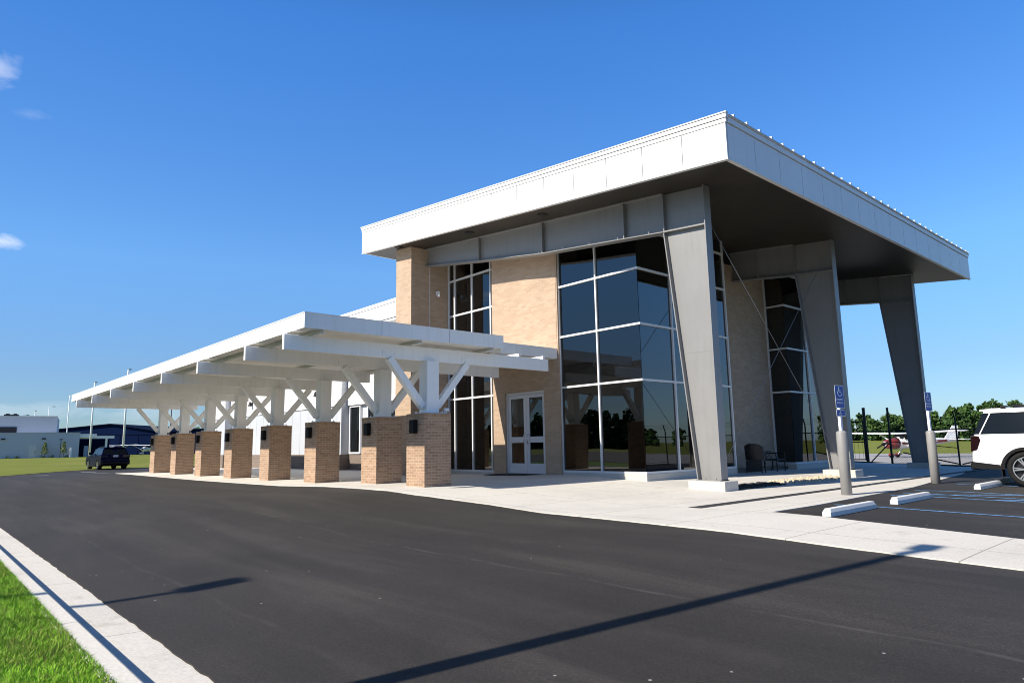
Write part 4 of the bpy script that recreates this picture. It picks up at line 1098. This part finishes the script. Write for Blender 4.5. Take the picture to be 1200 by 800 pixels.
# ------------------------------------------------------------------ far buildings on the left
def frame_axes(p, q):
    p = Vector(p); q = Vector(q); d = (q - p).normalized(); return p, d, (q - p).length
def far_building():
    B = Vector((-142.0, 23.4)); d = Vector((.163, .987)).normalized(); A = B - d * 11.3; n = Vector((-d.y, d.x))
    if n.x > 0: n = -n      # away from the camera
    A2 = A - d * 30; L = (B - A2).length; ang = math.atan2(d.y, d.x)
    t = thing('grey_building', (B.x, B.y, .3), 'low pale grey flat-roofed building with an upper block across the lawn', 'building')
    Mx = Matrix.Translation((A2.x, A2.y, .0)) @ Matrix.Rotation(ang, 4, 'Z')
    sg = 1 if (Mx.to_3x3() @ Vector((0, 1, 0))).dot(Vector((n.x, n.y, 0))) > 0 else -1
    def bx(mb, u0, u1, v0, v1, z0, z1, m=0):
        a, b = sorted((v0 * sg, v1 * sg)); k = MB().box(u0, u1, a, b, z0, z1, m); k.xf(Mx); mb.add(k)
    w = MB(); bx(w, 0, L, 0, 16, -.2, 4.5); bx(w, -.1, L + .1, -.08, .12, 4.5, 4.62); w1 = w.build('wall', M['farwall'], t)
    w = MB(); bx(w, 0, L - 3.6, 4, 18, 4.4, 7.5); bx(w, -.1, L - 3.55, 3.9, 4.1, 7.5, 7.65); w.build('upper_wall', M['farwall2'], t)
    k = L - 14.1 * 0
    uof = lambda px: 30 + 11.3 * px / 92.
    w = MB(); bx(w, uof(33), uof(41), -.03, .0, .28, 2.45); dr = w.build('door', M['siding'], t)
    w = MB(); bx(w, uof(39.5), uof(40.2), -.09, -.031, 1.2, 1.35); w.build('handle', M['darkmetal'], dr)
    for px in (3, 49.5):
        w = MB(); bx(w, uof(px) - .28, uof(px) + .28, -.25, .0, 3.45, 3.65); w.build('wall_lamp', M['darkmetal'], t)
    w = MB(); bx(w, uof(-8), uof(15), 3.85, 3.99, 4.7, 5.7); w.build('louvre_panel', M['indark'], t)
    for px in (1.5, 10.5):
        w = MB(); bx(w, uof(px) - .5, uof(px) + .5, 6, 7.5, 7.55, 8.0); bx(w, uof(px) - .25, uof(px) + .25, 6.4, 7.0, 8.0, 8.15); w.build('roof_unit', M['darkmetal'], t)
    # flat-roofed porch at the right-hand end
    w = MB(); bx(w, L - .2, L + 5.4, 1.2, 4.4, 3.55, 4.0); bx(w, L - .2, L + 2.6, .8, 1.19, 3.7, 4.35); p = w.build('porch_roof', M['white'], t)
    for u in (L + 4.2,):
        for v in (1.5, 4.1):
            w = MB(); bx(w, u - .15, u + .15, v - .15, v + .15, .2, 3.549); w.build('porch_column', M['white'], t)
    w = MB(); bx(w, L + .01, L + 4.9, 9, 12, .2, 3.5); w.build('porch_wall', M['hroof'], t)
    w = MB(); bx(w, L + .8, L + 1.5, 8.9, 8.99, .3, 2.3); w.build('porch_door', M['farwall2'], t)
    # things along the wall
    def at(u, v): p = Mx @ Vector((u, v * sg, 0)); return p.x, p.y
    x, y = at(uof(70), -1.2)
    lp = thing('lamp_post', (x, y, .3), 'short dark lamp post against the wall of the grey building', 'lamp post')
    MB().cyl((x, y, .3), (x, y, 3.3), .05, n=8).build('post', M['darkmetal'], lp); MB().box(x - .22, x + .22, y - .22, y + .22, 3.3, 3.45).build('lamp_head', M['darkmetal'], lp)
    x, y = at(uof(82.5), -1.0)
    tag(MB().cyl((x, y, .2), (x, y, 1.95), .16, .16, 12).build('bollard', M['signwhite'], loc=(x, y, .2)), 'white post standing by the end of the grey building', 'bollard')
    for px, s in ((11, .35), (20, .5), (50, .4), (60, .45), (78, .4)):
        x, y = at(uof(px), -.8)
        c = MB()
        for _ in range(60): leafquad(c, (x + random.gauss(0, s), y + random.gauss(0, .2), .3 + abs(random.gauss(0, .18))), .09, 0)
        o = c.build('shrub', M['leaf1'], loc=(x, y, .25))
        tag(o, 'small dark shrub at the foot of the grey building wall', 'shrub', 'shrubs along the grey building')
far_building()
def hangar():
    P = [Vector((-226, 27)), Vector((-203.7, 52.2))]; d = (P[1] - P[0]).normalized(); n = Vector((-d.y, d.x)); n = n if n.x < 0 else -n
    rid = .56; L = (P[1] - P[0]).length
    t = thing('hangar', (P[1].x, P[1].y, .3), 'wide dark blue metal hangar with a low gable roof beyond the grey building', 'hangar')
    def P3(u, v, z): q = P[0] + d * u + n * v; return (q.x, q.y, z)
    w = MB(); D = 45
    gab = [(0, -.3), (L, -.3), (L, 6.4), (L * .60, 8.5), (0, 6.9)]
    w.loft([[P3(u, 0, z) for u, z in gab], [P3(u, D, z) for u, z in gab]]); w.build('wall', M['hangar'], t)
    r = MB()
    ro = [(-.4, 6.85), (L * .60, 8.56), (L + .4, 6.25), (L + .4, 6.45), (L * .60, 8.8), (-.4, 7.1)]
    r.loft([[P3(u, -.5, z) for u, z in ro], [P3(u, D + .5, z) for u, z in ro]]); r.build('roof', M['hroof'], t)
    b = MB()
    for k in range(6):
        u = L * (.08 + k * .15); q = [(u, 0), (u + .12, 0), (u + .12, 5.6), (u, 5.6)]
        b.loft([[P3(a, -.06, z) for a, z in q], [P3(a, -.001, z) for a, z in q]])
    q = [(0.02, 5.6), (L - .02, 5.6), (L - .02, 5.75), (0.02, 5.75)]
    b.loft([[P3(a, -.10, z) for a, z in q], [P3(a, -.001, z) for a, z in q]])
    b.build('door_track', M['hroof'], t)
    e = MB(); x0 = P3(-10, 2, 0)
    t2 = thing('blue_shed', P3(-7, 2, .3), 'small bright blue shed roof beside the dark hangar', 'shed')
    q = [(-10, -.3), (-1, -.3), (-1, 6.9), (-10, 6.2)]
    e.loft([[P3(a, 1, z) for a, z in q], [P3(a, 14, z) for a, z in q]]); e.build('wall', M['bluepaint'], t2)
    e = MB(); q = [(-10.3, 6.2), (-.8, 6.9), (-.8, 7.1), (-10.3, 6.4)]
    e.loft([[P3(a, .6, z) for a, z in q], [P3(a, 14.4, z) for a, z in q]]); e.build('roof', M['bluepaint'], t2)
    # long shed further right, seen between the piers
    t3 = thing('hangar', (-190, 66, .3), 'second dark blue hangar partly seen between the canopy piers', 'hangar')
    e = MB(); q = [(L + 6, -.3), (L + 32, -.3), (L + 32, 6.1), (L + 19, 7.0), (L + 6, 6.1)]
    e.loft([[P3(a, -4, z) for a, z in q], [P3(a, 30, z) for a, z in q]]); ew = e.build('wall', M['hangar'], t3)
    e = MB(); q = [(L + 5.6, 6.15), (L + 19, 7.06), (L + 32.4, 6.15), (L + 32.4, 6.35), (L + 19, 7.3), (L + 5.6, 6.35)]
    e.loft([[P3(a, -4.4, z) for a, z in q], [P3(a, 30.4, z) for a, z in q]]); e.build('roof', M['hroof'], t3)
hangar()
# light poles
def light_pole(loc, h, r, arm, rz, label, head=(.55, .30, .12), mat='white', group='tall light poles'):
    t = thing('light_pole', loc, label, 'light pole', group); t.rotation_euler.z = rz; ORG[t.name] = (0, 0, 0)
    MB().cyl((0, 0, 0), (0, 0, h), r, r * .62, 10).build('pole', M[mat], t, smooth=True)
    a = MB(); a.bar((0, 0, h - .08), (arm, 0, h - .02), .06, .06); a.build('arm', M[mat], t)
    g = MB(); g.box(arm, arm + head[0], -head[1] / 2, head[1] / 2, h - .08, h - .08 + head[2]); g.build('lamp_head', M['darkmetal'], t, bevel=.02)
    return t
light_pole((-114.0, 24.4, .2), 13.0, .16, .8, 0, 'tall white light pole standing right behind the dark blue SUV')
light_pole((-129.0, 22.8, .2), 12.2, .16, .8, 0, 'tall white light pole rising behind the white porch roof')
light_pole((-146.0, 22.0, .2), 11.2, .10, .5, 1, 'light pole at the edge of the canopy tip, above the grey building roof end')
light_pole((-183, 21.3, .2), 10.2, .08, .7, 0, 'thin light pole behind the upper block, middle of three heads')
light_pole((-185, 19.4, .2), 9.4, .08, .7, 2, 'thin light pole behind the upper block, lowest and leftmost head')
light_pole((-180.5, 23.5, .2), 11.1, .08, .7, 1, 'thin light pole behind the upper block, highest head of three')
light_pole((-204, 28.2, .2), 8.5, .08, .6, 0, 'short distant light pole just right of the upper block')
light_pole((-76.0, 20.5, -.2), 6.4, .07, .3, 0, 'dark post lamp seen between the farthest canopy posts', (.35, .3, .3), 'darkmetal')
# the two parking-lot light poles on the lawn whose shadows fall on the road
AZ = R(78.4); EL = R(38.0)
sdir = Vector((math.cos(AZ) * math.cos(EL), math.sin(AZ) * math.cos(EL), -math.sin(EL)))
def pole_from_tip(tip, h, label, **kw):
    k = h / math.tan(EL); return light_pole((tip[0] - math.cos(AZ) * k, tip[1] - math.sin(AZ) * k, LZ), h, kw.get('rad', .10), .12, R(90), label, kw.get('head', (.62, .34, .15)), 'darkmetal', 'light poles on the near lawn')
pole_from_tip((-2.75, 8.6), 8.0, 'dark square-headed light pole on the lawn casting the long shadow over the road', head=(.40, .26, .12), rad=.115)
pole_from_tip((-8.05, 2.15), 8.0, 'dark square-headed light pole on the lawn casting the short shadow over the kerb')

# ------------------------------------------------------------------ light, sky, camera
w = bpy.data.worlds.new('World'); S.world = w; w.use_nodes = True
nt = w.node_tree; bg = nt.nodes['Background']
sky = N(nt, 'ShaderNodeTexSky', sky_type='NISHITA', sun_disc=False, sun_elevation=EL, altitude=0, air_density=1.0, dust_density=.3, ozone_density=2.5)
sunaz = math.atan2(-sdir.x, -sdir.y)      # clockwise from +Y
sky.sun_rotation = sunaz
tc = N(nt, 'ShaderNodeTexCoord')
def cloud(center, rad, stretch, strength):
    sb = N(nt, 'ShaderNodeVectorMath', operation='SUBTRACT'); sb.inputs[1].default_value = center; nt.links.new(tc.outputs['Generated'], sb.inputs[0])
    ml = N(nt, 'ShaderNodeVectorMath', operation='MULTIPLY'); ml.inputs[1].default_value = stretch; nt.links.new(sb.outputs[0], ml.inputs[0])
    ln = N(nt, 'ShaderNodeVectorMath', operation='LENGTH'); nt.links.new(ml.outputs[0], ln.inputs[0])
    no = N(nt, 'ShaderNodeTexNoise', i_Scale=9., i_Detail=8., i_Roughness=.6, i_Distortion=.4)
    mp = N(nt, 'ShaderNodeVectorMath', operation='MULTIPLY'); mp.inputs[1].default_value = (1, 1, 3.); nt.links.new(tc.outputs['Generated'], mp.inputs[0]); nt.links.new(mp.outputs[0], no.inputs['Vector'])
    dv = N(nt, 'ShaderNodeMath', operation='DIVIDE'); dv.inputs[1].default_value = rad; nt.links.new(ln.outputs['Value'], dv.inputs[0])
    sm = N(nt, 'ShaderNodeMath', operation='SUBTRACT'); sm.inputs[0].default_value = 1.55; nt.links.new(dv.outputs[0], sm.inputs[1])
    ns = N(nt, 'ShaderNodeMath', operation='MULTIPLY_ADD'); ns.inputs[1].default_value = 4.2; ns.inputs[2].default_value = -2.75; nt.links.new(no.outputs['Fac'], ns.inputs[0])
    ad = N(nt, 'ShaderNodeMath', operation='ADD', use_clamp=True); nt.links.new(sm.outputs[0], ad.inputs[0]); nt.links.new(ns.outputs[0], ad.inputs[1])
    mu = N(nt, 'ShaderNodeMath', operation='MULTIPLY'); mu.inputs[1].default_value = strength; nt.links.new(ad.outputs[0], mu.inputs[0])
    return mu.outputs[0]
spz = N(nt, 'ShaderNodeSeparateXYZ'); nt.links.new(tc.outputs['Generated'], spz.inputs[0])
tone = ramp(nt, spz.outputs['Z'], [(0., (.215, .29, .39)), (.1, (.24, .32, .44)), (.25, (.315, .49, .65)), (.55, (.22, .51, .83)), (.76, (.13, .29, .46)), (1., (.09, .19, .30))])  # sky tint by height, zenith darkened to lessen fill light
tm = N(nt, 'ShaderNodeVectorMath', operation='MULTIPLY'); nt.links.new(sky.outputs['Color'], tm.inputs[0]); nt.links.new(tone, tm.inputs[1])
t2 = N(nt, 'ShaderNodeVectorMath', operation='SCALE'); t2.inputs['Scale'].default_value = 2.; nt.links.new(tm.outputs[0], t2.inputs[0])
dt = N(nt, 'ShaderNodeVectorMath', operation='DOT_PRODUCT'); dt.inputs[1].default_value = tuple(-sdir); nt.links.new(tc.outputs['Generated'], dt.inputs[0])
sr = N(nt, 'ShaderNodeMapRange', interpolation_type='SMOOTHSTEP'); sr.inputs['From Min'].default_value = .1; sr.inputs['From Max'].default_value = .8; sr.inputs['To Min'].default_value = 1.; sr.inputs['To Max'].default_value = .68  # added dimming of the sky around the sun, for deeper shadows
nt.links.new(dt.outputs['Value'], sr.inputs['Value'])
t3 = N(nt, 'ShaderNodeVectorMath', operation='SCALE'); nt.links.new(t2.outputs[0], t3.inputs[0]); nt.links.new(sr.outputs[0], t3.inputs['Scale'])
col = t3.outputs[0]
CLOUDS = [((-0.9665, 0.0705, 0.2466), .030, (.9, .9, 2.2), .6), ((-0.9027, 0.0429, 0.4282), .022, (1, 1, .75), .32), ((-0.9180, 0.0766, 0.3892), .03, (1, 1, 3.), .10), ((-0.9817, 0.1844, 0.0481), .10, (1, .6, 6.), .22),
          ((-.35, -.85, .38), .30, (1, 1, 3.), .8), ((.25, -.9, .30), .32, (1, 1, 3.5), .7), ((-.75, -.55, .30), .25, (1, 1, 3.), .7), ((.85, -.2, .3), .3, (1, 1, 4.), .55)]
for c in CLOUDS:
    f = cloud(*c); mx = N(nt, 'ShaderNodeMix', data_type='RGBA'); nt.links.new(f, mx.inputs['Factor']); nt.links.new(col, mx.inputs['A']); mx.inputs['B'].default_value = (7.5, 7.7, 8.0, 1); col = mx.outputs['Result']
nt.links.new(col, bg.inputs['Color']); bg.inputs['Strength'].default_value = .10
sd = bpy.data.lights.new('sun', 'SUN'); sd.energy = 5.0; sd.angle = R(.53); sd.color = (1, .92, .80)
so = bpy.data.objects.new('sun', sd); COL.objects.link(so); so.location = (-20, -60, 60)
so.rotation_euler = sdir.to_track_quat('-Z', 'Y').to_euler()

yaw, pitch, roll, fpx = R(-48.1118), R(8.7236), R(-1.04897), 790.98
cy, sy, cp, sp = math.cos(yaw), math.sin(yaw), math.cos(pitch), math.sin(pitch)
fwd = Vector((sy * cp, cy * cp, sp)); r0 = Vector((cy, -sy, 0)); u0 = r0.cross(fwd)
cr, sr = math.cos(roll), math.sin(roll)
rt = r0 * cr + u0 * sr; up = -r0 * sr + u0 * cr
cam = bpy.data.cameras.new('camera'); co = bpy.data.objects.new('camera', cam); COL.objects.link(co)
mw = Matrix.Identity(4)
for i in range(3): mw[i][0], mw[i][1], mw[i][2] = rt[i], up[i], -fwd[i]
mw[2][3] = .963
co.matrix_world = mw
cam.sensor_width = 36; cam.lens = fpx * 36 / 1200; cam.clip_end = 9000; cam.clip_start = .05
S.camera = co
S.cycles.filter_width = 1.0
vs = S.view_settings; vs.view_transform = 'Standard'; vs.look = 'None'; vs.exposure = 0.6; vs.gamma = 1; vs.use_curve_mapping = False
